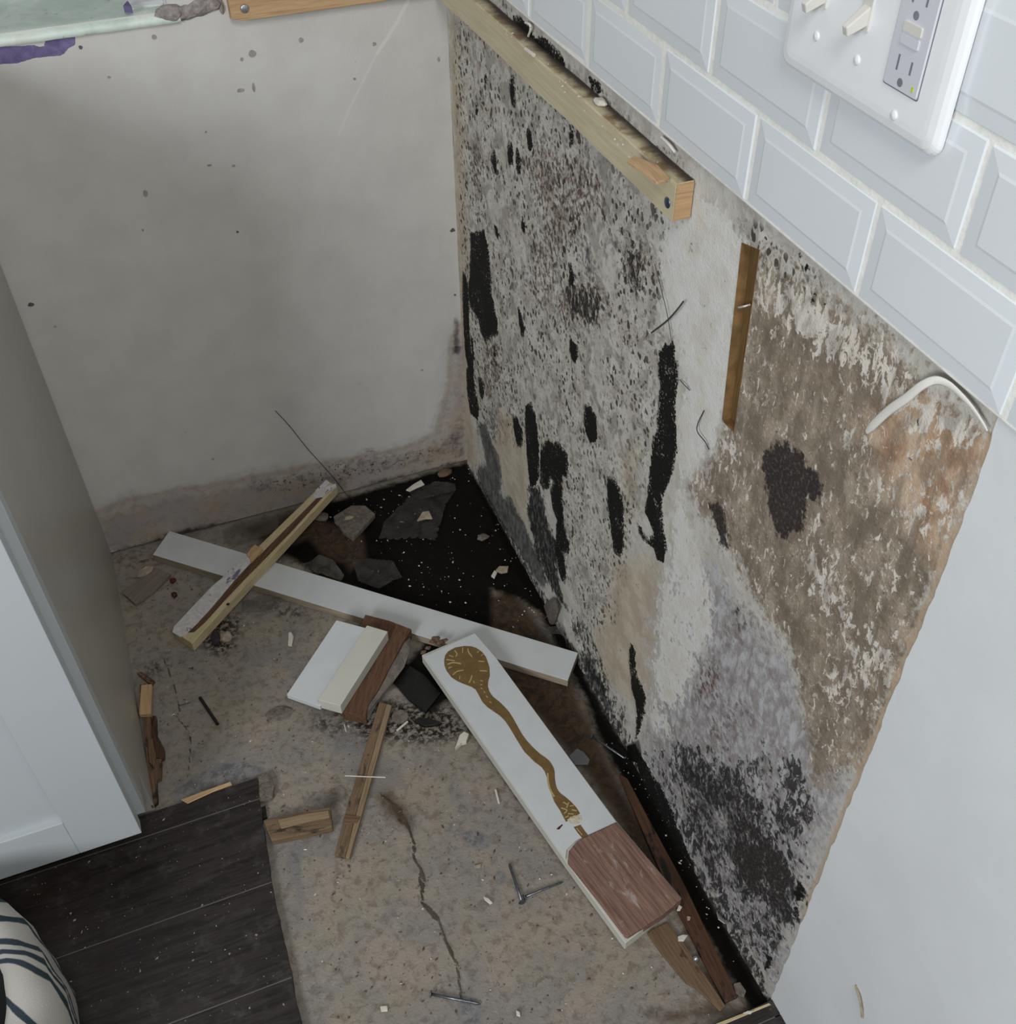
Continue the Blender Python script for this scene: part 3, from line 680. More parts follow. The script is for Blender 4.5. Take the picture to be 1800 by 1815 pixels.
for i in range(len(xs) - 1): sf.append([i * len(ysl), (i + 1) * len(ysl), nb_ + i + 1, nb_ + i])
mk('sill', sv, sf, M['sill'], win, smooth=True)
for (x0, x1, y0, y1, z0, z1) in [(OX1 - 0.002, OX1 + 0.02, 0.012, 0.17, 0.862, OZ1), (OX0 - 0.02, OX0, 0.012, 0.17, 0.862, OZ1)]:
    v, f = boxv(x0, x1, y0, y1, z0, z1); mk('jamb', v, f, M['white_paint'], win, bevel=.001)
for (x0, x1, z0, z1) in [(OX0, OX1 - 0.002, 0.862, 0.905), (OX0, OX1 - 0.002, OZ1 - 0.045, OZ1), (OX0, OX0 + .045, .905, OZ1 - .045), (OX1 - .047, OX1 - .002, .905, OZ1 - .045)]:
    v, f = boxv(x0, x1, 0.125, 0.165, z0, z1); mk('window_frame', v, f, M['white_paint'], win, bevel=.002)
v, f = boxv(OX0 + .04, OX1 - .04, 0.142, 0.147, 0.90, OZ1 - .04); mk('pane', v, f, M['glass'], win)
# bare jamb foot with purple paint
c0 = bw(228, 4, 0.03); v, f = prism([bw(222,10,.022), bw(285,9,.022), bw(297,-4,.03), bw(226,-6,.045)], .006); mk('trim_foot', v, f, M['white_paint'], win, bevel=.001)
v, f = prism([fl(218,10,.872), fl(226,1,.872), fl(233,11,.872)], .008); mk('paint_flake', v, f, M['purple_paint'], win)

def lump(name, c, r, mat, parent=None, seed=0, sq=(1, 1, 1), amp=0.35, sub=2, **k):
    bm = bmesh.new(); bmesh.ops.create_icosphere(bm, subdivisions=sub, radius=1.0)
    rs = np.random.RandomState(seed); ph = rs.rand(6) * 10
    for vt in bm.verts:
        p_ = np.array(vt.co); d = 1 + amp * (vnoise(np.array([p_[0] * 1.3 + ph[0] + 20]), np.array([p_[1] * 1.3 + p_[2] * 1.7 + ph[1] + 20]), 3, 1.6)[0] - 0.5) * 2
        vt.co = Vector(p_ * d * np.array(sq) * r)
    vs = [tuple(np.array(vt.co) + np.array(c)) for vt in bm.verts]; fs = [[q.index for q in fc.verts] for fc in bm.faces]; bm.free()
    return mk(name, vs, fs, mat, parent, **k)
for i, (u, v_, r, q) in enumerate([(300,24,.012,(1.7,.7,1.0)),(330,22,.010,(1.5,.7,.9)),(356,13,.011,(1.6,.7,.9)),(378,6,.009,(1.3,.7,1.0)),(318,30,.006,(1.4,.7,.7)),(392,12,.006,(.5,.6,1.6))]):
    lump('plaster_lump', bw(u, v_, -0.001), r, M['plaster'], win, seed=i, sq=q, amp=.3)

# ================================================================== FLOOR
FLC = lambda u, v: tuple(fl(u, v)[:2])
fx = axis([(-2.4, -0.75, 0.15), (-0.75, 0.012, 0.0035)]); fy = axis([(0.02, -1.12, 0.0035), (-1.12, -2.6, 0.15)])
FX, FY = np.meshgrid(fx, fy, indexing='ij'); gfx, gfy = FX.ravel(), FY.ravel()
F_ = lambda polys, soft: layer(gfx, gfy, polys, soft, FLC)
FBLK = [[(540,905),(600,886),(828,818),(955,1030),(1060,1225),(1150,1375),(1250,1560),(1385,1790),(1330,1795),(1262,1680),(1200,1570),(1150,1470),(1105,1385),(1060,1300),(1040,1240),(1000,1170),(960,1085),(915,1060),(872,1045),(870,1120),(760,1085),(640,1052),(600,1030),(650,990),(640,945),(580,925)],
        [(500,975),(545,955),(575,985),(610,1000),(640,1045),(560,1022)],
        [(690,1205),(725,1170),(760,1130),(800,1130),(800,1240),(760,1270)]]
FBRN = [[(420,935),(540,895),(640,880),(700,985),(720,1040),(880,1050),(905,1030),(1000,1165),(1060,1300),(1130,1430),(1220,1600),(1300,1770),(1270,1790),(1190,1600),(1100,1480),(1080,1440),(1030,1370),(960,1290),(900,1230),(800,1240),(740,1110),(560,1000),(480,985)],
        ([(1150,1800),(1260,1770),(1380,1780),(1380,1815),(1180,1815)], .9), [(670,1412),(690,1405),(722,1440),(728,1465),(705,1460)], ([(545,1420),(600,1390),(620,1415),(590,1430)], .8)]
FDRT = [[(590,1265),(660,1240),(800,1250),(830,1300),(760,1320),(650,1310)], ([(250,1180),(300,1160),(290,1200),(245,1210)], .7), [(350,1140),(380,1080),(430,1100),(420,1150),(385,1165)], ([(430,1060),(520,1070),(560,1100),(500,1095)], .7), ([(850,1340),(1000,1390),(1040,1460),(1000,1500),(900,1400)], .7), ([(1080,1450),(1150,1500),(1180,1560),(1130,1550)], .8), ([(200,980),(250,975),(300,1000),(230,1010)], .6), ([(560,1260),(640,1290),(600,1310),(550,1290)], .7)]
FGRY = [[(300,1408),(340,1375),(420,1345),(470,1362),(460,1378),(320,1425)], oval(843,1488,28,16,.3), oval(886,1556,11,13,0), [(815,1765),(845,1770),(850,1815),(818,1815)], ([(500,1500),(540,1490),(545,1600),(530,1650)], .6), ([(600,1290),(700,1330),(740,1400),(650,1420),(560,1360)], .5)]
CRACK = [[(675,1408),(690,1420),(705,1430),(722,1462),(733,1495),(733,1520),(748,1545),(752,1560),(748,1585),(748,1600),(760,1615),(775,1627),(780,1640),(790,1670),(800,1690),(810,1710),(813,1735),(815,1755),(820,1775)], [(742,1548),(746,1570),(748,1585)], [(290,1168),(303,1200),(315,1235),(318,1260),(312,1270),(330,1290),(338,1310),(336,1345),(333,1375)], [(318,1250),(350,1243)]]
WIDE = [[(748,1598),(762,1605),(780,1625),(778,1636),(765,1628)], [(790,1672),(800,1680),(806,1692),(797,1690)], [(733,1495),(738,1500),(738,1515),(731,1510)], [(690,1418),(715,1435),(712,1450),(722,1468),(705,1455)]]
crk = np.zeros(gfx.shape)
for i, c in enumerate(CRACK): crk = np.maximum(crk, np.clip(1 - sdf_line(gfx, gfy, [FLC(*q) for q in c]) / (.0044 if i < 2 else .0056), 0, 1) * (1.0 if i < 2 else .72))
crk = np.maximum(crk, F_(WIDE, .005))
fatt = dict(blk=F_(FBLK, .02), brn=F_(FBRN, .025), drt=F_(FDRT, .022), gry=F_(FGRY, .012), crk=crk)
# a sunken joint runs along the right wall
chan = layer(gfx, gfy, [[(870,890),(828,812),(955,1025),(1060,1220),(1150,1370),(1250,1555),(1390,1800),(1345,1790),(1275,1650),(1190,1530),(1120,1400),(1075,1310),(1000,1150),(930,1020)]], .012, FLC)
def place_fl(a, b):
    z = 0.0016 * (vnoise(a + 9, b + 9, 5, 18.0) - 0.5) - 0.002 * np.clip(crk - .35, 0, 1) - 0.012 * np.clip(chan, 0, 1) + 0.003 * fatt['blk'] * (vnoise(a + 2, b + 5, 4, 45.0) - .6)
    z = np.where((a < -0.56) & (b < -0.56), z - 0.002, z)
    return np.stack([a, b, z], 1)
floor = gridmesh('floor', fx, fy, place_fl, M['floor'], fatt, kind='structure')
tagit(floor, 'bare stained concrete floor with a crack, dark and wet towards the corner', 'floor')
# laminate planks that stop where the cabinets stood
PZT = 0.010
def pedge(y): return np.interp(-y, [0.54, 0.7036, 0.897, 1.08], [-0.514, -0.5295, -0.5344, -0.537])
rows = [-0.5425, -0.578, -0.7065, -0.838, -0.9675, -1.097, -1.2265, -1.356, -1.4855, -1.615, -1.75, -1.88, -2.01]
for i in range(len(rows) - 1):
    y0, y1 = rows[i] - .0007, rows[i + 1] + .0007
    sk = lambda x: 0.012 * (x + 0.66)     # boards run very slightly off square
    if y1 > -1.08:
        ys = np.linspace(y0, y1, 14); ed = [(pedge(y) + 0.0022 * (vnoise(np.array([y]), np.array([.3]), 4, 70)[0] - .5) * 2, y) for y in ys]
        poly = [(-1.75, y0)] + ed + [(-1.75, y1)]
    elif y0 > -1.08: poly = [(-1.75, y0), (pedge(y0), y0), (pedge(-1.077), -1.077), (-0.0025, -1.0785), (-0.0025, y1), (-1.75, y1)]
    else: poly = [(-1.75, y0), (-0.0025, y0), (-0.0025, y1), (-1.75, y1)]
    v, f = prism([(x, y, PZT) for x, y in poly], .0078)
    mk('floor_plank', v, f, M['plank'], floor, bevel=.0005, grain=(1, 0, 0))
for y in rows[1:6]:
    v, f = boxv(-1.7, pedge(y) if y > -1.08 else -0.01, y - .0012, y + .0012, .002, PZT - .0006); mk('seam_dust', v, f, M['dust'], floor)
v, f = prism([fl(1268,1815,.0102), fl(1362,1778,.0102), fl(1366,1781,.0102), fl(1285,1815,.0102)], .008); mk('plank_edge', v, f, M['pine'], floor, grain=(1, 0, 0))
# ================================================================== MATERIALS FOR THINGS
M['melamine'] = simple('white_melamine', srgb(200, 203, 204), 0.42, nscale=30, namp=0.03)
M['melamine_old'] = simple('yellowed_white_paint', srgb(196, 195, 184), 0.5, nscale=30, namp=0.03)
M['edge'] = wood('raw_board_edge', srgb(146, 132, 110), srgb(166, 152, 130), srgb(120, 106, 88))
M['redwood'] = wood('reddish_stained_wood', srgb(110, 82, 70), srgb(142, 110, 96), srgb(84, 58, 48), ring=40, dirt=0.12, dcol=srgb(160, 146, 138))
M['brownwood'] = wood('dark_brown_wood', srgb(78, 52, 36), srgb(104, 72, 50), srgb(54, 34, 24), dirt=0.1)
M['slat'] = wood('weathered_slat_wood', srgb(104, 84, 62), srgb(126, 104, 78), srgb(80, 62, 45), dirt=0.3, dcol=srgb(58, 46, 36))
M['slat_edge'] = wood('slat_light_edge', srgb(130, 110, 84), srgb(146, 126, 98), srgb(108, 88, 66))
M['wetwood'] = wood('damp_red_brown_wood', srgb(66, 42, 26), srgb(88, 58, 36), srgb(44, 28, 18), dirt=0.4, dcol=srgb(22, 17, 13), rough=0.5)
M['dampwood'] = wood('damp_tan_wood', srgb(100, 78, 56), srgb(118, 94, 70), srgb(80, 60, 43), dirt=0.12, dcol=srgb(62, 38, 24))
M['rot'] = wood('rotten_wood', srgb(92, 68, 48), srgb(122, 96, 72), srgb(66, 44, 30), dirt=0.3, dcol=srgb(40, 28, 20))
M['greywood'] = wood('grey_offcut', srgb(112, 102, 92), srgb(128, 118, 106), srgb(92, 82, 74))
M['grey_panel'] = simple('grey_cabinet_side', srgb(172, 168, 159), 0.34, nscale=5, namp=0.06)
M['cab_white'] = simple('white_cabinet_lacquer', srgb(180, 185, 187), 0.38, nscale=8, namp=0.015)
M['gold'] = simple('dull_gold_paint', srgb(120, 96, 58), 0.42, metal=0.25, nscale=90, namp=0.12)
M['gold_light'] = simple('bright_gold_line', srgb(186, 164, 112), 0.4, metal=0.2, nscale=90, namp=0.1)
M['tar'] = simple('black_damp_felt', srgb(16, 15, 15), 0.35, nscale=120, namp=0.4, bump=.001)
M['chip_white'] = simple('broken_plaster_chip', srgb(206, 200, 188), 0.85, namp=.1, bump=.0006)
M['chip_cream'] = simple('cream_plaster_chip', srgb(160, 147, 126), 0.9, nscale=150, namp=.2, bump=.001)
M['stone'] = simple('rubble', srgb(108, 99, 90), 0.95, nscale=150, namp=.3, bump=.0015)
M['black'] = simple('black_scrap', srgb(22, 20, 19), 0.6)
M['purple_dark'] = simple('dark_purple_scrap', srgb(44, 34, 44), 0.6)
M['rust'] = simple('rusty_red_scrap', srgb(66, 26, 20), 0.7)
M['flake'] = simple('grey_paint_flake', srgb(104, 106, 108), 0.5, namp=.1)
M['fiber'] = simple('dark_fibre', srgb(62, 58, 54), 0.8)
M['caulk'] = simple('white_caulk', srgb(222, 220, 212), 0.5, namp=.02)
M['rope'] = simple('crumbled_wood_fibre', srgb(104, 82, 64), 0.95, nscale=200, namp=.35, bump=.002)
def film(name, col, alpha):
    n = NT(name); mid = n.noise(60, 4, 0.6, 0.5)
    n.p(Base_Color=col, Roughness=0.22, Alpha=n.ss(mid, 0.3, 0.7, alpha - .12, alpha + .14)); n.bump(mid, .003); return n.mat
M['film'] = film('dusty_plastic_film', srgb(104, 101, 95), 0.36)
M['film2'] = film('grey_plastic_sheet', srgb(66, 64, 60), 0.5)
def mat_paintstrip():
    n = NT('white_and_purple_old_paint'); a = n.noise(45, 5, 0.65, 0.6); b = n.noise(150, 4)
    col = n.mix(n.ss(b, 0.3, 0.7), srgb(186, 182, 182), srgb(206, 203, 202))
    col = n.mix(n.ss(a, 0.57, 0.62), col, srgb(112, 104, 126)); n.p(Base_Color=col, Roughness=0.7); n.bump(b, .0008); return n.mat
M['paintstrip'] = mat_paintstrip()

def avgz(z, n): return z
# ================================================================== LEDGERS, SWITCH PLATE, WALL-MOUNTED THINGS
lg = empty('ledger_strip', (-0.0095, -0.34, 0.84), 'pale pine ledger strip screwed along the mouldy right wall', 'wood strip')
x0, x1, y0, y1, z0, z1 = -0.0192, -0.0012, -0.683, -0.002, 0.8400, 0.8765
nn = 40; ys = np.linspace(y1, y0, nn); sec = [(x0, z0), (x0, z1 - .0015), (x0 + .0015, z1), (x1, z1), (x1, z0)]
v = [(a + 0.0004 * math.sin(y * 40), y, b + 0.0006 * math.sin(y * 23)) for y in ys for a, b in sec]; ns = len(sec)
f = [[i * ns + j, i * ns + (j + 1) % ns, (i + 1) * ns + (j + 1) % ns, (i + 1) * ns + j] for i in range(nn - 1) for j in range(ns)] + [list(range(ns)), list(range(nn * ns - 1, nn * ns - ns - 1, -1))]
mk('strip', v, f, M['ledger'], lg, grain=(0, 1, 0))
v, f = boxv(x0 + .0003, x1 - .0004, y0 - .0012, y0 - .0002, z0 + .0004, z1 - .0012); mk('sawn_end', v, f, M['pine_end'], lg, grain=(1, 0, 0), label='orange sawn end of the strip')
v, f = prism([fl(1111,284,.8795), fl(1124,276,.8795), fl(1165,292,.8795), fl(1186,314,.8795), fl(1178,319,.8795), fl(1163,322,.8795), fl(1158,317,.8795)], .0028)
mk('torn_splinter', v, f, M['pine_end'], lg, grain=(0, 1, .1), bevel=.0005, label='raised torn splinter of orange wood')
def disc(c, axis_, r, h, n=20, dome=0.0):
    a = np.array(axis_, float); a /= np.linalg.norm(a); ref = np.array([0, 0, 1.0]) if abs(a[2]) < .9 else np.array([1.0, 0, 0])
    s = np.cross(a, ref); s /= np.linalg.norm(s); t = np.cross(a, s); c = np.array(c, float)
    rings = [(r, 0), (r, h * .7), (r * .8, h), (r * .01, h + dome)]
    v = [c + a * z + q * (math.cos(2 * math.pi * j / n) * s + math.sin(2 * math.pi * j / n) * t) for q, z in rings for j in range(n)]
    f = [[i * n + j, i * n + (j + 1) % n, (i + 1) * n + (j + 1) % n, (i + 1) * n + j] for i in range(3) for j in range(n)] + [list(range(n))]
    return v, f
def screw(c, ax_, r, mat, parent, slot_dir=None, h=.0012):
    v, f = disc(c, ax_, r, h, dome=.0004); o = mk('screw', v, f, mat, parent, smooth=True); return o
screw(rw(1183, 359, -.0193), (-1, 0, 0), .0052, M['blue_steel'], lg)
lb = empty('ledger_strip', (-0.15, -0.0095, 0.842), 'pine ledger strip on the back wall beside the sill, bright screw in its end', 'wood strip')
v = []; xs = np.linspace(-0.292, -0.004, 24)
for i, x in enumerate(xs):
    j = (0.004 * (1 - i) if i < 1 else 0)
    v += [(x, -.0185, .8425 + j), (x, -.0185, .879), (x, -.0006, .879), (x, -.0006, .8425)]
f = [[i * 4 + j, i * 4 + (j + 1) % 4, (i + 1) * 4 + (j + 1) % 4, (i + 1) * 4 + j] for i in range(len(xs) - 1) for j in range(4)] + [[0, 1, 2, 3], [len(v) - 4, len(v) - 3, len(v) - 2, len(v) - 1]]
mk('strip', v, f, M['pine_end'], lb, grain=(1, 0, 0), bevel=.0006)
screw(bw(433, 15, -.0186), (0, -1, 0), .0052, M['steel'], lb, h=.002)

# light switch + outlet plate
PC = (-0.0098, -0.8836, 1.082)
sp = empty('switch_plate', (-0.010, -0.8836, 1.02), 'white three-gang wall plate with two toggle switches and an outlet', 'switch plate')
def rrect(cy, cz, hw, hh, r, n=6):
    out = []
    for qx, qz, a0 in [(1, 1, 0), (-1, 1, 90), (-1, -1, 180), (1, -1, 270)]:
        for i in range(n + 1):
            a = math.radians(a0 + 90 * i / n); out.append((cy + qx * (hw - r) + r * math.cos(a), cz + qz * (hh - r) + r * math.sin(a)))
    return out
def loftx(prof, mat, name, parent, smooth=False, **k):
    """prof: list of (x, outline[(y,z)])"""
    n = len(prof[0][1]); v = [(x, y, z) for x, o_ in prof for y, z in o_]
    f = [[i * n + j, i * n + (j + 1) % n, (i + 1) * n + (j + 1) % n, (i + 1) * n + j] for i in range(len(prof) - 1) for j in range(n)] + [list(range(n)), list(range(len(v) - n, len(v)))]
    return mk(name, v, f, mat, parent, smooth=smooth, **k)
hw, hh = .0865, .0618
loftx([(-.0088, rrect(PC[1], PC[2], hw, hh, .009)), (-.0105, rrect(PC[1], PC[2], hw, hh, .009)), (-.0128, rrect(PC[1], PC[2], hw - .0012, hh - .0012, .009)), (-.0146, rrect(PC[1], PC[2], hw - .004, hh - .004, .008)), (-.0156, rrect(PC[1], PC[2], hw - .009, hh - .009, .006)), (-.0158, rrect(PC[1], PC[2], hw - .013, hh - .013, .005))], M['plastic'], 'plate', sp)
XP = -.0158
for yy in (-.8376, -.8836):
    tg = loftx([(XP + .001, rrect(yy, 1.082, .0052, .0122, .001, 2)), (XP - .0012, rrect(yy, 1.082, .0048, .0118, .001, 2))], M['ivory'], 'toggle_switch', sp)
    # lever pointing down and out
    b0 = [(XP, yy - .0038, 1.086), (XP, yy + .0038, 1.086), (XP, yy + .0038, 1.074), (XP, yy - .0038, 1.074)]
    b1 = [(XP - .0155, yy - .0027, 1.0745), (XP - .0155, yy + .0027, 1.0745), (XP - .0135, yy + .0027, 1.0685), (XP - .0135, yy - .0027, 1.0685)]
    mk('lever', b0 + b1, [[0, 1, 5, 4], [1, 2, 6, 5], [2, 3, 7, 6], [3, 0, 4, 7], [4, 5, 6, 7], [0, 1, 2, 3]], M['ivory'], tg, bevel=.0008)
    for s in (-1, 1): screw((XP + .0002, yy, 1.082 + s * .0302), (-1, 0, 0), .0031, M['plastic'], sp)
yc = -.9294
oc = loftx([(XP + .001, rrect(yc, 1.082, .0166, .0332, .0015, 2)), (XP - .0006, rrect(yc, 1.082, .0164, .033, .0015, 2)), (XP - .0014, rrect(yc, 1.082, .0158, .0324, .0015, 2))], M['outlet'], 'outlet', sp)
loftx([(XP + .0004, rrect(yc, 1.082, .0172, .0338, .0015, 2)), (XP - .0003, rrect(yc, 1.082, .0172, .0338, .0015, 2))], M['slot'], 'outlet_gap', sp)
XO = XP - .0014
for s in (-1, 1):
    zc = 1.082 + s * .0195
    for dy, hgt in ((.0062, .0046), (-.0062, .0038)):
        v, f = boxv(XO - .0002, XO + .0006, yc + dy - .0008, yc + dy + .0008, zc + .002 - hgt, zc + .002 + hgt); mk('slot', v, f, M['slot'], oc)
    v, f = disc((XO + .0002, yc + .0005, zc - .0085), (-1, 0, 0), .0026, .0004); mk('ground_hole', v, f, M['slot'], oc)
for s in (-1, 1): loftx([(XO + .0003, rrect(yc, 1.082 + s * .0036, .0085, .003, .0005, 2)), (XO - .001, rrect(yc, 1.082 + s * .0036, .0081, .0027, .0005, 2))], M['ivory'] if s > 0 else M['outlet'], 'button', oc)
v, f = boxv(XO - .0003, XO + .0004, yc - .0125, yc - .0108, 1.0525, 1.0555); mk('indicator_light', v, f, M['led'], oc, label='tiny green indicator light')
for s in (-1, 1): screw((XP + .0002, yc, 1.082 + s * .0484), (-1, 0, 0), .0031, M['plastic'], sp)

# peeled caulk ribbon under the tiles
pts = [rw(1534,767,-.012), rw(1548,752,-.013), rw(1575,727,-.014), rw(1605,706,-.014), rw(1632,684,-.013), rw(1657,674,-.010), rw(1680,681,-.0075), rw(1702,700,-.007), rw(1722,722,-.0065), rw(1740,748,-.006), rw(1749,764,-.006)]
P = spline(pts, 60); wd = np.interp(np.linspace(0, 1, 60), [0, .08, .3, .5, .62, .8, 1], [.0018, .0036, .0036, .0030, .0026, .0017, .0008])
v, f = tube(P, wd, 8, flat=.35); mk('caulk_ribbon', v, f, M['caulk'], smooth=True, label='peeled white caulk ribbon curling below the tile edge', cat='caulk')
def thread(name, pts, r, mat, label, cat='fibre'):
    v, f = tube(spline(pts, 24), r, 5); mk(name, v, f, mat, label=label, cat=cat)
thread('fibre', [rw(1154,590,-.004), rw(1180,570,-.008), rw(1198,551,-.009), rw(1211,534,-.006)], .0009, M['fiber'], 'short thick dark fibre slanting on the wall below the ledger end')
thread('fibre', [rw(1160,468,-.002), rw(1172,515,-.005), rw(1183,562,-.005), rw(1191,612,-.002)], .0004, M['fiber'], 'long thin dark hair hanging on the wall above the tall black mould')
thread('fibre', [rw(1247,728,-.002), rw(1236,752,-.005), rw(1236,766,-.005), rw(1249,783,-.004), rw(1256,797,-.002)], .0006, M['fiber'], 'kinked dark hair on the white plaster left of the wood slot')
thread('fibre', [rw(1204,673,-.002), rw(1213,683,-.004), rw(1222,692,-.002)], .0005, M['fiber'], 'tiny dark hair beside the tall black mould')
thread('thread', [bw(488,728,-.001), bw(514,756,-.004), bw(545,795,-.006), bw(590,845,-.007), bw(614,876,-.008), fl(626,884,.012)], .0006, M['fiber'], 'thin grey thread hanging down the back wall to the floor', 'thread')

thread('staple', [rw(1308,545,.004), rw(1318,543,-.001), rw(1329,540,.004)], .0009, M['caulk'], 'white staple across the brown wood slot', 'staple')
thread('scratch_chip', [rw(1516,1747,-.003), rw(1522,1768,-.005), rw(1527,1790,-.004), rw(1528,1803,-.003)], [.0006, .0022, .0018, .0006] if False else .0016, M['chip_cream'], 'short gouged paint curl low on the white wall', 'paint flake')
# bits lying on the ledger
lump('plaster_crumb', np.array([-.009, fl(1037,185,.8795)[1], .8795]), .0085, M['chip_white'], seed=3, sq=(.75, 1.2, .4), amp=.3, label='white plaster lump lying on the pine ledger', cat='plaster')
a, b = fl(931,87,.8795), fl(946,98,.8795); v, f = tube([a, b], .0022, 8); mk('plaster_stick', v, f, M['chip_white'], label='small white rod of plaster lying on the pine ledger', cat='plaster')
v, f = tube(spline([rw(931,40,-.005), rw(938,43,-.006), rw(940,52,-.006), rw(936,64,-.005)], 16), .0014, 6); mk('caulk_drip', v, f, M['caulk'], label='white caulk drip over the black mould under the tiles', cat='caulk')
v, f = tube(spline([rw(1172,243,-.004), rw(1185,256,-.006), rw(1196,270,-.005)], 16), .0013, 6); mk('caulk_drip', v, f, M['caulk'], label='thin white caulk line hanging under the tiles above the orange splinter', cat='caulk')

# ================================================================== LEFT CABINET
cb = empty('base_cabinet', (-0.96, -0.30, 0.0), 'white shaker base cabinet with a grey side at the left', 'cabinet')
pts = [(-.003, .001), (-.536, .001), (-.536, .0955), (-.579, .0955), (-.579, .87), (-.003, .87)]
v = [(-.657, y, z) for y, z in pts] + [(-.672, y, z) for y, z in pts]; n6 = 6
f = [list(range(6)), list(range(11, 5, -1))] + [[i, (i + 1) % 6, 6 + (i + 1) % 6, 6 + i] for i in range(6)]
mk('side_panel', v, f, M['grey_panel'], cb, bevel=.0006, label='plain grey side panel')
v2 = [(x - .6, y, z) for x, y, z in v]; mk('side_panel', v2, f, M['grey_panel'], cb)
for (xx0, xx1, zz0, zz1) in [(-.702, -.6565, .0955, .87), (-1.272, -1.227, .0955, .87), (-1.227, -.702, .0955, .13), (-1.227, -.702, .83, .87)]:
    v, f = boxv(xx0, xx1, -.6, -.5805, zz0, zz1); mk('face_frame', v, f, M['cab_white'], cb, bevel=.0008)
v, f = boxv(-1.256, -.673, -.536, -.52, .0105, .095); mk('toe_kick', v, f, M['brownwood'], cb, grain=(1, 0, 0))
v, f = boxv(-1.256, -.673, -.579, -.003, .855, .869); mk('top_panel', v, f, M['edge'], cb, grain=(1, 0, 0))
v, f = boxv(-1.256, -.673, -.579, -.003, .0975, .112); mk('bottom_panel', v, f, M['edge'], cb, grain=(1, 0, 0))
DX0, DX1, DZ0, DZ1, SW = -1.262, -.6665, .0838, .855, .0765
v, f = boxv(DX0 + .03, DX1 - SW + .01, -.612, -.604, DZ0 + .03, DZ1 - .03); door = mk('door', v, f, M['cab_white'], cb, label='white shaker door with recessed panel')
for nm, bx in [('stile', (DX1 - SW, DX1, -.6205, -.6012, DZ0, DZ1)), ('stile', (DX0, DX0 + SW, -.6205, -.6012, DZ0, DZ1)), ('rail', (DX0 + SW, DX1 - SW, -.6204, -.6012, DZ0, DZ0 + .0735)), ('rail', (DX0 + SW, DX1 - SW, -.6204, -.6012, DZ1 - .0735, DZ1))]:
    v, f = boxv(*bx); mk(nm, v, f, M['cab_white'], door, bevel=.0009)
v, f = tube([(DX0 + .58, -.009, .022), (DX0 + .583, -.016, .022)], .004, 6)

# ================================================================== BOARDS AND TIMBER ON THE FLOOR
ZL = .0185
bd = empty('long_board', tuple(fl(640, 1075, 0)), 'long white board lying across the floor from back wall to right wall', 'board')
lpx = [(300,941),(1024,1157),(1006,1206),(271,983)]
v, f = prism([fl(u, q, ZL) for u, q in lpx], .0016); mk('white_face', v, f, M['melamine'], bd, bevel=.0004)
v, f = prism([fl(u, q, ZL - .0016) for u, q in lpx], .0150); mk('core', v, f, M['edge'], bd, grain=fl(1024,1157) - fl(300,941), label='raw tan board edge')

# thin stick over the board
zs = plane3((578, 851, .058), (597, 861, .058), (325, 1130, .0205))
st = empty('trim_stick', tuple(fl(450, 1000, .01)), 'tan wooden stick with flaking white and purple paint crossing the long board', 'stick')
q = [(578,851),(597,861),(340,1141),(306,1117)]
v, f = prism([zs(u, w_) for u, w_ in q], .019); mk('bar', v, f, M['pine'], st, bevel=.001, grain=fl(597,861) - fl(340,1141))
def strip(name, pxs, dz, th, mat, parent, zf, **k):
    v, f = prism([zf(u, w_, dz) for u, w_ in pxs], th); return mk(name, v, f, mat, parent, grain=longest([fl(u, w_) for u, w_ in pxs]), **k)
strip('groove', [(566,878),(571,882),(520,938),(468,992),(442,1018),(400,1062),(362,1104),(344,1120),(333,1121),(350,1105),(386,1062),(428,1014),(458,986),(512,932)], .0006, .002, M['brownwood'], st, zs, label='dark brown groove along the stick')
strip('paint_layer', [(428,992),(436,985),(445,986),(443,998),(417,1026),(392,1056),(367,1085),(345,1108),(330,1122),(318,1128),(305,1120),(308,1110),(340,1076),(375,1039),(392,1025),(408,1008)], .0022, .0030, M['paintstrip'], st, zs, label='flaking white and purple paint', bevel=.0006)
strip('paint_layer', [(552,884),(560,868),(578,850),(584,855),(578,862),(595,857),(596,862),(570,880)], .0022, .003, M['paintstrip'], st, zs, label='white paint at the far tip')
strip('broken_layer', [(436,983),(446,970),(452,965),(458,969),(462,968),(466,973),(446,996),(441,988)], .0036, .0050, M['pine_end'], st, zs, label='pale freshly broken wood layer', bevel=.0005)
screw(zs(404, 1071, .0002), (0, 0, 1), .0028, M['black'], st, h=.0004)

# small white block on brown wood
wb = empty('painted_offcut', tuple(fl(625, 1190, 0)), 'stepped white painted block on a torn brown wood backing beside the long board', 'offcut')
zb_ = plane3((647, 1089, .0405), (729, 1115, .0405), (625, 1262, .0225))
strip('wood_backing', [(647,1089),(690,1100),(729,1115),(716,1135),(694,1176),(670,1222),(652,1250),(648,1270),(610,1262),(590,1245)], 0, .020, M['brownwood'], wb, zb_, bevel=.0008, label='dark brown wood backing')
strip('white_panel', [(596,1099),(648,1113),(567,1252),(508,1231)], .0105, .009, M['melamine'], wb, zb_, bevel=.0006)
strip('white_strip', [(650,1108),(687,1119),(603,1251),(563,1240)], .0215, .0200, M['melamine_old'], wb, zb_, bevel=.0008, label='raised cream-white strip')
tp = [(726,1121),(727,1150),(716,1182),(692,1215),(668,1246),(652,1276),(646,1268),(652,1242),(668,1220),(684,1196),(692,1176),(706,1150),(714,1135)]
v, f = prism([zb_(u, w_, -.003 - (.010 if i < 6 else 0)) for i, (u, w_) in enumerate(tp)], .0012); mk('torn_paper', v, f, simple('torn_grey_paper', srgb(112, 104, 96), .95, nscale=80, namp=.25, bump=.001), wb, label='torn grey paper')

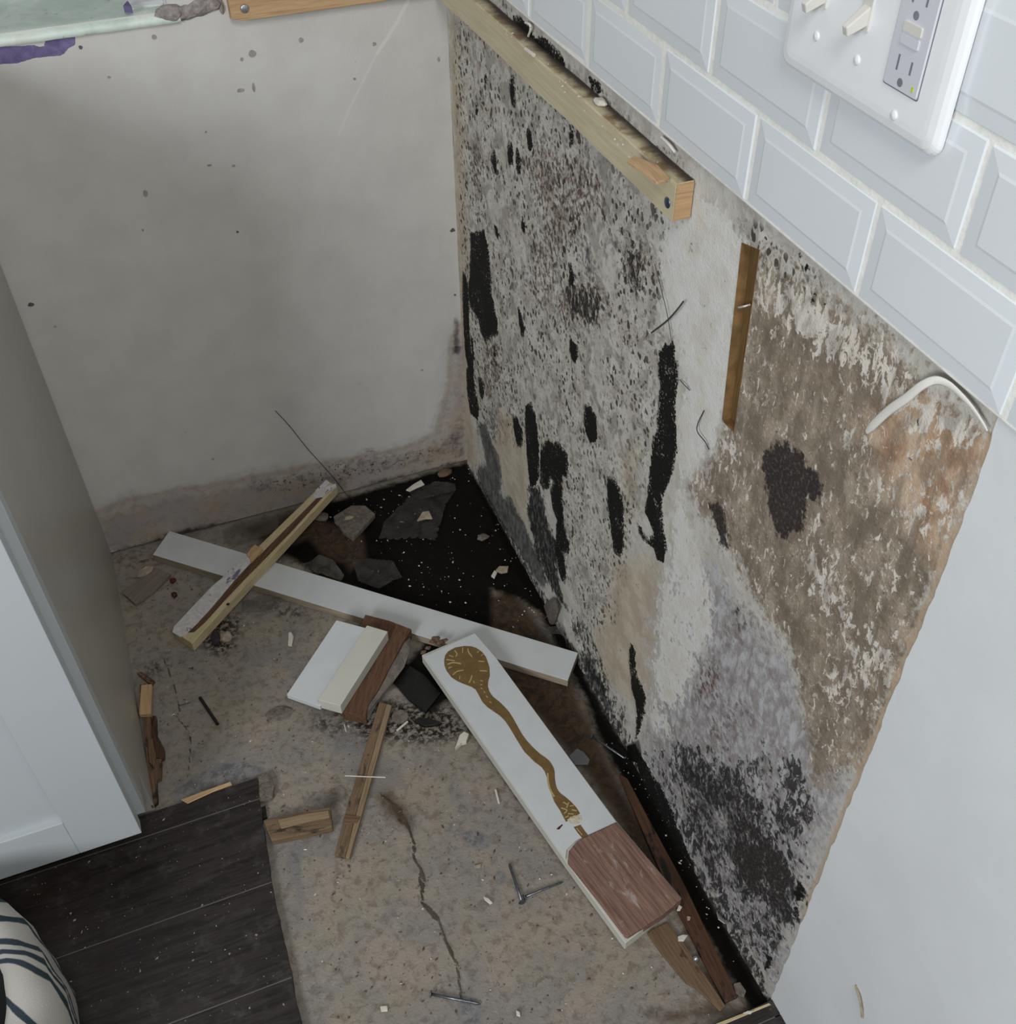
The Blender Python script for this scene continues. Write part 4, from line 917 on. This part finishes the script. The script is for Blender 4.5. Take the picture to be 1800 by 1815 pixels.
# board with painted gold motif
gb = empty('decorated_board', tuple(fl(960, 1400, 0)), 'white board with a winding gold motif and a bare brown wooden end', 'board')
zg = plane3((747, 1161, .0425), (840, 1121, .0425), (1158, 1632, .0225))
strip('board', [(747,1161),(840,1121),(878,1165),(985,1311),(1093,1456),(1208,1592),(1108,1672),(1003,1528),(876,1346)], -.0030, .0180, M['melamine_old'], gb, zg, bevel=.001)
strip('white_face', [(752,1163),(841,1122),(878,1165),(985,1311),(1092,1457),(1021,1489),(1004,1506),(1002,1522),(876,1342)], 0, .0031, M['melamine'], gb, zg, bevel=.0005)
strip('wood_end', [(1093,1457),(1208,1593),(1176,1620),(1113,1660),(1108,1659),(1060,1595),(1006,1527),(1008,1508),(1022,1491)], .0032, .0155, M['redwood'], gb, zg, bevel=.0008, label='bare reddish-brown wooden end block')
Zq = lambda X, Y: (680 + X / 2.928, 1080 + Y / 2.928)
head = [(313,265),(318,238),(334,218),(370,198),(420,190),(455,192),(480,200),(510,222),(530,248),(548,300),(550,345),(541,375),(540,400),(548,428),(565,452),(600,480),(630,510),(650,532),(672,568),(690,600),(715,645),(740,680),(775,718),(810,750),(840,770),(862,790),(878,815),(886,840),(887,870),(890,900),(898,930),(912,952),(940,972),(970,998),(1000,1030),(1018,1060)]
tail = [(945,1103),(930,1075),(915,1045),(885,1000),(868,955),(856,910),(845,870),(835,842),(818,818),(780,790),(730,740),(705,702),(680,660),(655,618),(630,580),(602,552),(570,530),(540,510),(512,482),(490,440),(475,415),(455,402),(410,385),(380,372),(350,352),(325,318),(314,290)]
def flatpoly(name, pts, mat, parent, dz=.0004):
    vv = [zg(*Zq(*p_), dz) for p_ in pts]; v, f = prism(vv, .00035); return mk(name, v, f, mat, parent)
def ribbon(name, A, Bp, mat, parent, dz=.0004, head_fan=0):
    n = min(len(A), len(Bp)); v = []; f = []
    ra = np.array(A, float); rb = np.array(Bp[::-1], float)
    def res(p_, n_): 
        d = np.r_[0, np.cumsum(np.linalg.norm(np.diff(p_, axis=0), axis=1))]; t = np.linspace(0, d[-1], n_); return np.stack([np.interp(t, d, p_[:, 0]), np.interp(t, d, p_[:, 1])], 1)
    N = 70; ra = res(ra, N); rb = res(rb, N)
    for a_, b_ in zip(ra, rb):
        for p_ in (a_, b_): u, w_ = Zq(*p_); v.append(zg(u, w_, dz))
    v = np.array(v); bot = v - [0, 0, .0003]
    f = [[2 * i, 2 * i + 1, 2 * i + 3, 2 * i + 2] for i in range(N - 1)]
    return mk(name, v, f, mat, parent)
# round head and body, split where the head meets the neck
hd = head[:13] + tail[-6:]
flatpoly('gold_motif', head[:13] + tail[20:], M['gold'], gb)
ribbon('gold_motif', head[12:], tail[:21], M['gold'], gb)
flatpoly('gold_motif', [(985,1130),(1020,1118),(1042,1150),(1062,1176),(1034,1192),(1008,1162)], M['gold'], gb, dz=.0005)
def gstroke(pts, w_):
    P = spline([(*p_, 0) for p_ in pts], 8)[:, :2]; T = np.gradient(P, axis=0); T /= np.linalg.norm(T, axis=1)[:, None]; N_ = np.stack([-T[:, 1], T[:, 0]], 1)
    out = list(P + N_ * w_ / 2) + list((P - N_ * w_ / 2)[::-1]); flatpoly('gold_line', out, M['gold_light'], gb, dz=.0008)
for pts, w_ in [([(367,212),(380,232),(372,245)],5),([(410,197),(408,225)],5),([(436,202),(440,222),(458,246)],6),([(338,238),(362,246)],5),([(325,260),(368,266)],5),([(330,285),(360,276),(400,282)],6),([(335,305),(352,298)],5),([(358,340),(380,322),(414,315)],5),([(395,345),(393,362)],4),([(458,342),(450,365),(442,382)],6),([(490,268),(522,270)],5),([(498,318),(535,320)],5),([(505,240),(515,232)],4),([(485,225),(492,216)],4),
                ([(500,368),(515,372)],4),([(500,390),(510,392)],4),([(503,408),(512,412)],4),([(518,425),(526,432)],4),([(530,448),(540,458)],4),([(548,478),(560,486)],4),([(850,850),(853,900),(868,945),(884,972)],9),([(465,370),(470,384)],4),
                ([(930,1000),(952,1012)],6),([(960,1000),(948,1030)],6),([(920,1030),(950,1042),(935,1060)],6),([(965,1020),(985,1018)],6),([(975,1040),(1000,1045)],6),([(955,1060),(985,1062)],6),([(940,1080),(958,1072)],6),([(965,1078),(990,1080)],5),([(1000,1135),(1030,1172)],5)]:
    gstroke(pts, w_)
flatpoly('scuff', [(950,1092),(985,1070),(1022,1070),(1028,1092),(1010,1112),(975,1112)], simple('scuffed_paint', srgb(196, 186, 164), .9, nscale=300, namp=.2), gb, dz=.0006)
flatpoly('scuff', [(895,1140),(905,1130),(925,1115),(928,1120),(910,1142)], M['rust'], gb, dz=.0006)
# frayed wood pulp at the board's head
for i, (u, w_, r) in enumerate([(772,1132,.006),(782,1138,.005),(766,1136,.004),(758,1148,.004),(750,1156,.0035),(790,1134,.003)]):
    lump('frayed_fibre', fl(u, w_, .030), r, M['rope'], gb, seed=20 + i, amp=.6, sq=(1.3, .9, .7))

# slat, offcuts, strips
sl = empty('thin_slat', tuple(fl(645, 1380, 0)), 'thin weathered brown slat standing out on the concrete below the white block', 'slat')
slab('slat', [(672,1244),(685,1247),(630,1446),(612,1519),(593,1515),(611,1444)], .0078, .0068, M['slat'], sl)
slab('slat_edge', [(685,1247),(694,1250),(640,1447),(619,1521),(612,1519),(630,1446)], .0088, .0078, M['slat_edge'], sl)
slab('end_chip', [(611,1444),(639,1447),(633,1458),(606,1461)], .0098, .002, M['rot'], sl)
of = empty('wood_offcut', tuple(fl(530, 1460, 0)), 'short split brown wood offcut beside the dark plank edge', 'offcut')
slab('block', [(467,1453),(545,1437),(585,1430),(589,1466),(540,1478),(481,1490),(472,1470)], .0135, .0125, M['slat'], of, bevel=.0015)
slab('split_layer', [(492,1452),(540,1442),(582,1436),(584,1448),(545,1456),(498,1468)], .0158, .003, M['slat_edge'], of)
slab('grey_offcut', [(217,1051),(250,1022),(272,1005),(303,1017),(272,1048),(240,1071)], .0075, .0062, M['greywood'], label='flat grey wooden offcut on the floor near the cabinet', cat='offcut')
slab('plaster_chip', [(243,1022),(246,1012),(258,1003),(272,1003),(268,1012),(256,1020)], .0100, .003, M['chip_cream'], label='pale plaster flake lying on the grey offcut by the cabinet', cat='plaster')
slab('wet_strip', [(1098,1372),(1112,1380),(1160,1470),(1214,1570),(1307,1766),(1284,1777),(1203,1618),(1150,1500),(1112,1410)], .0060, .010, M['wetwood'], label='long damp red-brown wood strip along the foot of the mouldy wall', cat='wood strip')
slab('tan_strip', [(1146,1652),(1182,1634),(1212,1672),(1286,1783),(1276,1792),(1232,1750),(1216,1742),(1172,1690)], .0050, .0042, M['dampwood'], label='damp tan wood strip emerging from under the decorated board', cat='wood strip')
slab('pine_block', [(250,1214),(269,1212),(267,1265),(246,1266)], .019, .0085, M['pine_end'], label='clean orange pine block at the foot of the cabinet side', cat='wood block')
slab('wood_shard', [(242,1192),(250,1190),(274,1206),(269,1212),(262,1209)], .008, .0065, M['rot'], label='brown splinter pointing at the pine block by the cabinet', cat='splinter')
rt_ = empty('rotten_batten', tuple(fl(265, 1340, 0)), 'rotten brown batten crumbling along the cabinet foot', 'wood strip')
slab('batten', [(247,1212),(262,1214),(270,1300),(276,1352),(279,1420),(270,1428),(262,1380),(256,1310)], .010, .0088, M['rot'], rt_)
slab('split_piece', [(270,1268),(276,1268),(277,1300),(290,1325),(290,1340),(285,1344),(272,1342),(268,1310)], .0125, .011, M['wetwood'], rt_)
slab('split_piece', [(272,1344),(286,1344),(285,1378),(276,1382)], .0105, .009, M['rot'], rt_)
slab('split_piece', [(262,1312),(270,1308),(276,1340),(272,1360),(264,1350)], .0145, .004, M['rot'], rt_)
sw = empty('splintered_wood', tuple(fl(260, 1415, 0)), 'tuft of orange and brown splinters at the cabinet corner by the dark planks', 'splinter')
for i, (a, b) in enumerate([((250,1392),(262,1424)), ((254,1400),(270,1430)), ((248,1402),(258,1428)), ((258,1412),(272,1432))]):
    v, f = tube([fl(*a, .024), fl(*b, .011)], [.0022, .0012], 5); mk('splinter', v, f, M['wetwood'] if i % 2 else M['pine_end'], sw)
slab('mortar_chunk', [(457,1376),(474,1368),(480,1376),(486,1392),(483,1412),(459,1421)], .0085, .0070, M['stone'], label='tan mortar chunk at the corner of the dark planks', cat='mortar')
slab('orange_strip', [(320,1417),(360,1402),(408,1385),(411,1390),(380,1402),(332,1424)], .0108, .0095, M['pine_end'], label='orange wood fibre strip along the dark plank edge', cat='wood strip')
v, f = prism([fl(461,1431,.0045), fl(470,1428,.0045), fl(473,1448,.0045), fl(465,1452,.0045)], .004); mk('black_shim', v, f, M['black'], label='small black patch painted as a dark hole at the plank edge above the split offcut', cat='dark hole')  # black piece puts the darkness of a hole into colour

# plastic and rubble in the dark corner
def sheet(px, z, mat, label, seed, cat='plastic', crease=.008, name='plastic_scrap'):
    """crumpled film: outline filled with a fine grid and gently buckled"""
    poly = np.array([fl(u, w_, z)[:2] for u, w_ in px]); lo, hi = poly.min(0), poly.max(0); n = 26
    A, Bq = np.meshgrid(np.linspace(lo[0], hi[0], n), np.linspace(lo[1], hi[1], n), indexing='ij')
    sd = sdf_poly(A.ravel(), Bq.ravel(), poly).reshape(A.shape); st_ = max(hi - lo) / (n - 1)
    zz_ = z + crease * (vnoise(A + seed, Bq + seed * 2, 2, 28) - .45) + .004 * np.abs(((A + Bq * .7) * 40 + seed) % 2 - 1)
    zz_ = np.maximum(zz_, .003)
    V = []; ids = -np.ones(A.shape, int); inside = sd < st_ * .5
    for i in range(n):
        for j in range(n):
            if inside[i, j]:
                p_ = np.array([A[i, j], Bq[i, j]])
                if sd[i, j] > -st_ * .5:   # pull border points onto the outline
                    best = None
                    for k_ in range(len(poly)):
                        e0, e1 = poly[k_], poly[(k_ + 1) % len(poly)]; e = e1 - e0; t = np.clip((p_ - e0) @ e / (e @ e), 0, 1); q_ = e0 + t * e
                        if best is None or np.linalg.norm(q_ - p_) < best[0]: best = (np.linalg.norm(q_ - p_), q_)
                    p_ = best[1]
                ids[i, j] = len(V); V.append((p_[0], p_[1], zz_[i, j]))
    Fq = [[ids[i, j], ids[i + 1, j], ids[i + 1, j + 1], ids[i, j + 1]] for i in range(n - 1) for j in range(n - 1) if min(ids[i, j], ids[i + 1, j], ids[i + 1, j + 1], ids[i, j + 1]) >= 0]
    return mk(name, V, Fq, mat, smooth=True, label=label, cat=cat)
sheet([(671,956),(683,922),(720,886),(775,861),(806,873),(790,895),(772,962),(766,957)], .006, M['film2'], 'large grey plastic sheet lying in the black corner', 1)
sheet([(625,996),(653,990),(696,996),(714,1026),(671,1045),(635,1032)], .005, M['film2'], 'grey plastic scrap just above the middle of the long board', 2)
sheet([(534,999),(567,990),(592,999),(610,1020),(604,1032),(561,1020)], .012, M['film'], 'clear crinkled plastic scrap against the long board', 3, crease=.018)
sheet([(394,944),(428,922),(469,914),(497,922),(492,939),(428,969),(400,964)], .007, M['film'], 'clear plastic bag scrap at the foot of the back wall', 4, crease=.014)
sheet([(428,1064),(483,1053),(506,1064),(478,1083),(428,1088)], .005, M['film'], 'clear plastic scrap below the long board beside the stick', 5, crease=.010)
sheet([(722,872),(770,856),(806,858),(808,870),(770,880),(735,886)], .010, M['film2'], 'folded grey plastic strip behind the large sheet', 6)
# curved clear cup fragment
c = fl(975, 1140, .0); ang = np.linspace(.2, 2.6, 16); v = []; f = []
for a in ang:
    for h_, r_ in ((.002, .026), (.012, .027), (.022, .025)): v.append((c[0] + r_ * math.cos(a), c[1] + .6 * r_ * math.sin(a), h_))
for i in range(15):
    for j in range(2): f.append([i * 3 + j, i * 3 + 3 + j, i * 3 + 4 + j, i * 3 + 1 + j])
mk('plastic_cup_piece', v, f, M['film'], smooth=True, label='curved clear plastic cup fragment at the right wall above the long board', cat='plastic')
slab('rubble_slab', [(590,915),(622,895),(647,895),(665,910),(640,938),(625,953),(607,941)], .012, .011, M['stone'], label='grey rubble slab in the dark corner beside the stick', cat='rubble', bevel=.002)
lump('rubble', fl(602, 925, .008), .009, M['stone'], seed=31, sq=(1, .9, .6), label='rounded rubble lump leaning on the grey rubble slab', cat='rubble')
lump('rubble', fl(618, 918, .0135), .006, M['chip_cream'], seed=32, sq=(1.5, .8, .5), label='cream chip on top of the grey rubble slab', cat='rubble')
lump('rubble', fl(570, 916, .008), .010, M['stone'], seed=33, sq=(1.3, 1, .6), label='small grey rubble lump between the stick and the rubble slab', cat='rubble')
slab('black_felt', [(696,1207),(720,1176),(752,1196),(781,1228),(754,1262),(725,1240)], .007, .006, M['tar'], label='shiny black felt square between white block and decorated board', cat='felt')
slab('black_shard', [(732,1277),(745,1271),(765,1274),(784,1281),(765,1286),(751,1287)], .006, .005, M['tar'], label='black shard below the shiny felt square', cat='felt')
v, f = disc(fl(709, 1271, .001), (0, 0, 1), .0125, .003, 16); mk('plaster_disc', v, f, M['stone'], label='round grey plaster disc beside the brown slat', cat='plaster')
def rod(name, a, b, r, z, mat, label, cat='stick'):
    v, f = tube([fl(*a, z), fl(*b, z)], r, 6); return mk(name, v, f, mat, label=label, cat=cat)
rod('white_stick', (703,1295), (722,1279), .0018, .003, M['chip_white'], 'white splinter lying by the round plaster disc')
rod('white_stick', (611,1375), (683,1378), .0009, .0095, M['chip_white'], 'thin white rod lying across the brown slat')
rod('white_stick', (878,1400), (884,1424), .0016, .003, M['chip_white'], 'short white splinter on the concrete left of the decorated board')
rod('black_stick', (354,1236), (386,1284), .0024, .004, M['black'], 'black twig on the concrete right of the pine block')
rod('white_stick', (610,1284), (613,1297), .0008, .003, M['chip_white'], 'tiny white splinter under the white block')
slab('splinter', [(511,1121),(516,1120),(520,1128),(517,1144),(510,1143)], .005, .004, M['chip_white'], label='pale wood splinter on the concrete left of the white block', cat='splinter')
slab('plaster_chip', [(806,1326),(814,1303),(822,1296),(831,1300),(826,1314),(818,1316)], .010, .008, M['chip_white'], label='white plaster chip against the left edge of the decorated board', cat='plaster')
slab('plaster_chip', [(739,922),(748,907),(760,905),(766,918),(755,918)], .019, .004, M['chip_cream'], label='cream chip lying on the large grey plastic sheet', cat='plaster')
slab('plaster_sliver', [(719,868),(732,858),(746,850),(752,858),(738,864),(726,870)], .020, .003, M['chip_white'], label='white plaster sliver near the back corner', cat='plaster')
slab('plaster_chip', [(878,1010),(884,1003),(901,1003),(899,1012),(888,1014)], .010, .005, M['chip_cream'], label='cream chip by the right wall in the dark corner', cat='plaster')
slab('plaster_chip', [(870,1020),(876,1010),(881,1014),(876,1024)], .008, .004, M['chip_white'], label='white chip next to the cream chip by the right wall', cat='plaster')
lump('plaster_chip', fl(855, 952, .008), .007, M['stone'], seed=40, sq=(1.5, 1, .6), label='grey crumb close to the right wall in the black corner', cat='plaster')
lump('plaster_chip', fl(788, 838, .008), .010, M['rot'], seed=41, sq=(1.5, 1, .5), label='brown lump in the very back corner', cat='rubble')
slab('paint_flake', [(1008,1340),(1022,1326),(1034,1332),(1045,1346),(1042,1355),(1018,1355)], .004, .0025, M['flake'], label='grey paint flake on the right of the decorated board', cat='paint flake')
lump('purple_scrap', fl(382, 1130, .006), .010, M['purple_dark'], seed=50, sq=(.8, 1.5, .6), label='dark purple scrap below the lower end of the stick', cat='scrap')
lump('stone', fl(402, 1129, .007), .010, M['chip_cream'], seed=51, sq=(1, 1, .75), label='pale stone beside the dark purple scrap', cat='stone')
lump('rust_plug', fl(306, 1029, .004), .0055, M['rust'], seed=52, sq=(1, 1.1, .8), label='dark red plug right of the grey offcut', cat='plug')
lump('rust_plug', fl(309, 1054, .004), .0055, M['rust'], seed=53, sq=(.9, 1.2, .8), label='dark red plug nearer the stick end', cat='plug')
lump('plaster_chip', fl(495, 1264, .001), .013, M['stone'], seed=54, sq=(1.5, 1, .22), label='flat cream patch of mortar left of the white block', cat='mortar')
slab('plaster_chip', [(839,1534),(853,1530),(851,1537),(841,1539)], .0035, .002, M['chip_cream'], label='tiny cream chip on the open concrete', cat='plaster')
slab('plaster_chip', [(673,1783),(686,1782),(687,1792),(675,1793)], .0035, .002, M['chip_white'], label='square white chip left of the near nail', cat='plaster')
slab('plaster_chip', [(914,1790),(921,1793),(922,1802),(915,1800)], .0035, .002, M['chip_white'], label='white chip right of the near nail tip', cat='plaster')
slab('plaster_chip', [(856,1588),(866,1592),(873,1600),(868,1602),(858,1594)], .0045, .003, M['chip_white'], label='white crumb pile left of the nail pair', cat='plaster')
slab('wood_chip', [(1201,1659),(1210,1656),(1219,1657),(1212,1667),(1202,1667)], .009, .004, M['chip_white'], label='white chip on the tan strip below the wooden end', cat='plaster')
slab('wood_chip', [(1300,1743),(1311,1740),(1322,1756),(1318,1768),(1304,1760)], .0075, .005, M['stone'], label='cream chip at the near end of the red-brown strip', cat='plaster')
slab('wood_chip', [(1217,1623),(1224,1624),(1223,1630),(1218,1631)], .009, .003, M['chip_cream'], label='tiny cream chip on the red-brown strip', cat='plaster')
slab('wood_chip', [(1203,1603),(1209,1607),(1205,1613),(1199,1613)], .014, .004, M['chip_white'], label='white chip tucked under the wooden end corner', cat='plaster')
slab('plaster_chip', [(1316,1795),(1325,1791),(1336,1791),(1330,1797)], .013, .0025, M['chip_white'], label='white chip on the plank edge at the lower right', cat='plaster')
v, f = prism([rw(1270,1616,-.004), rw(1277,1626,-.006), rw(1288,1634,-.004), rw(1284,1636,-.010), rw(1273,1628,-.012)], .003); mk('paper_flake', v, f, M['chip_white'], label='white paper flake at the foot of the mouldy wall', cat='paper')
# peeled paper hanging at the wall foot
for i, (pl, lab) in enumerate([([(965,1073),(975,1062),(985,1062),(990,1080),(984,1105),(974,1110),(966,1090)], 'peeling grey paper flap at the foot of the right wall'), ([(1112,1322),(1126,1318),(1135,1340),(1130,1352),(1114,1345)], 'crumpled dark paper flap at the wall foot behind the leaning nail')]):
    top = [rw(u, w_, -.004 - .006 * (k % 2)) for k, (u, w_) in enumerate(pl)]; v, f = prism(top, .0015, (-1, 0, 0)); mk('paper_flap', v, f, M['stone'] if i == 0 else M['tar'], label=lab, cat='paper')

# nails
def nail(a, b, z0, z1, label, r=.0016, hr=.0042):
    A = fl(*a, z0); B_ = fl(*b, z1); t = empty('nail', tuple(A), label, 'nail')
    d = (B_ - A) / np.linalg.norm(B_ - A)
    v, f = tube([A, A + (B_ - A) * .5, A + (B_ - A) * .94, B_], [r, r, r, r * .15], 8); mk('shaft', v, f, M['nail'], t, smooth=True)
    v, f = disc(A, -d, hr, .0012, 14); mk('head', v, f, M['nail'], t)
nail((925,1599), (902,1530), .0045, .002, 'steel nail pointing away on the concrete, head resting by the other nail', .0018, .0046)
nail((929,1590), (998,1563), .006, .0025, 'steel nail pointing right towards the decorated board', .0015, .0038)
nail((764,1762), (852,1780), .0045, .002, 'bright nail lying nearest to the camera on the concrete', .0018, .0046)
nail((1050,1306), (1108,1345), .0045, .003, 'nail pointing at the foot of the mouldy wall', .0017, .004)
def ball(name, c, r, mat, label, cat):
    bm = bmesh.new(); bmesh.ops.create_uvsphere(bm, u_segments=16, v_segments=10, radius=r)
    vs = [tuple(np.array(q_.co) + np.array(c)) for q_ in bm.verts]; fs = [[q_.index for q_ in fc.verts] for fc in bm.faces]; bm.free(); mk(name, vs, fs, mat, smooth=True, label=label, cat=cat)
ball('steel_ball', fl(1233, 1699, .0085), .0042, M['steel'], 'small shiny steel ball between the two damp strips', 'ball')

# ================================================================== STRIPED FABRIC BAG
def mat_stripes():
    n = NT('striped_cotton'); t = n.attr('ht'); wv = n.add(t, n.mul(n.sub(n.noise(14, 3), .5), .06)); st_ = None
    for lo, hi in [(.53, .60), (.415, .475), (.30, .36)] + [(-.1 - k * .24, -.03 - k * .24) for k in range(0, 12)] + [(.80 + k * .24, .87 + k * .24) for k in range(0, 12)]:
        s_ = n.mul(n.ss(wv, lo - .008, lo + .008), n.ss(wv, hi + .008, hi - .008)); st_ = s_ if st_ is None else n.math('MAXIMUM', st_, s_)
    col = n.mix(st_, srgb(172, 168, 160), n.mix(n.ss(n.noise(14), .4, .6), srgb(28, 48, 50), srgb(42, 52, 64)))
    n.p(Base_Color=col, Roughness=0.9); n.bump(n.noise(500, 2), .0004); return n.mat
bgc = np.array([-0.935, -0.815]); bag = empty('fabric_bag', (bgc[0], bgc[1], .0102), 'off-white fabric bag with dark green stripes and a black inside', 'bag')
prof = [(.150, .120, 0), (.166, .122, .0), (.174, .132, .3), (.170, .150, .7), (.155, .164, 1.0), (.12, .168, 1.4), (.08, .166, 1.8), (.04, .160, 2.2), (.0105, .15, 2.5)]
na = 144; v = []; ht = []
for i, (z, r, t) in enumerate(prof):
    for j in range(na):
        a = 2 * math.pi * j / na - math.pi; wr = 1 + (.018 * math.sin(5 * a + z * 25) + .012 * math.sin(9 * a - z * 40 + 1) + .006 * math.sin(21 * a + z * 60)) * (1 if i > 1 else .6)
        v.append((bgc[0] + r * wr * math.cos(a), bgc[1] + r * wr * math.sin(a), z + .005 * math.sin(7 * a + .6) * (z / .2))); ht.append(a + .30 * t)
f = [[i * na + j, i * na + (j + 1) % na, (i + 1) * na + (j + 1) % na, (i + 1) * na + j] for i in range(len(prof) - 1) for j in range(na)]
bo = mk('fabric', v, f, mat_stripes(), bag, smooth=True)
a = bo.data.attributes.new('ht', 'FLOAT', 'POINT'); a.data.foreach_set('value', np.array(ht, np.float32))
prof2 = [(.152, .1215), (.12, .121), (.08, .122), (.03, .115), (.028, .001)]; v = []
for i, (z, r) in enumerate(prof2):
    for j in range(na): a = 2 * math.pi * j / na; v.append((bgc[0] + r * .985 * math.cos(a), bgc[1] + r * .985 * math.sin(a), z))
f = [[i * na + j, i * na + (j + 1) % na, (i + 1) * na + (j + 1) % na, (i + 1) * na + j] for i in range(len(prof2) - 1) for j in range(na)]
mk('lining', v, f, simple('black_lining', srgb(12, 12, 12), .9), bag, smooth=True, label='black inside')

# ================================================================== CRUMBS (uncountable grit)
def crumbs(name, regions, mat, label, smin, smax, seed):
    rs = np.random.RandomState(seed); V = []; Fc = []
    for poly, count, z in regions:
        W_ = np.array([fl(u, w_, z)[:2] for u, w_ in poly]); lo, hi = W_.min(0), W_.max(0); got = 0
        for _ in range(count * 8):
            if got >= count: break
            p_ = lo + rs.rand(2) * (hi - lo)
            if sdf_poly(np.array([p_[0]]), np.array([p_[1]]), W_)[0] > 0: continue
            got += 1; s_ = smin + (smax - smin) * rs.rand() ** 3; a = rs.rand() * 6.28; el = 1 + 1.2 * rs.rand() ** 2
            b0 = len(V)
            for k_ in range(4):
                t_ = a + k_ * math.pi / 2 + rs.rand() * .6; r_ = s_ * (.6 + .6 * rs.rand()) * (el if k_ % 2 == 0 else 1)
                V.append((p_[0] + r_ * math.cos(t_), p_[1] + r_ * math.sin(t_), z - .0004))
            V.append((p_[0] + s_ * .3 * (rs.rand() - .5), p_[1] + s_ * .3 * (rs.rand() - .5), z + s_ * (.5 + .5 * rs.rand())))
            Fc += [[b0, b0 + 1, b0 + 4], [b0 + 1, b0 + 2, b0 + 4], [b0 + 2, b0 + 3, b0 + 4], [b0 + 3, b0, b0 + 4], [b0 + 3, b0 + 2, b0 + 1, b0]]
    return mk(name, V, Fc, mat, label=label, cat='crumbs', kind='stuff', origin=(0, 0, 0))
PLK = [(262,1445),(455,1378),(478,1560),(530,1810),(130,1810),(60,1640),(0,1590),(0,1560),(250,1478)]
CON = [(215,1000),(290,1000),(560,1060),(700,1260),(800,1300),(1000,1500),(1160,1690),(1270,1800),(540,1815),(485,1560),(470,1370),(290,1400)]
DRK = [(560,920),(640,880),(828,825),(900,960),(1000,1140),(880,1110),(700,1050),(600,990)]
CHN = [(1060,1300),(1110,1330),(1180,1450),(1330,1740),(1300,1780),(1200,1600),(1100,1440)]
crumbs('pale_crumbs', [(PLK, 130, PZT + .0004)], M['chip_cream'], 'pale plaster crumbs scattered over the dark planks', .0005, .0016, 1)
crumbs('pale_crumbs', [(DRK, 190, .003), (CHN, 80, -.004)], M['chip_white'], 'pale plaster crumbs scattered over the black corner', .0005, .0022, 2)
crumbs('pale_crumbs', [(CON, 170, .0008)], M['chip_white'], 'pale plaster crumbs scattered over the bare concrete', .0005, .0019, 3)
crumbs('dark_crumbs', [(CON, 700, .0008)], M['rot'], 'dark brown grit scattered over the bare concrete', .0005, .0022, 4)
crumbs('pale_crumbs', [([(1120,285),(1215,342),(1225,340),(1235,338),(900,50),(880,50)], 60, .8768)], M['chip_white'], 'pale dust crumbs on top of the pine ledger', .0004, .0016, 5)
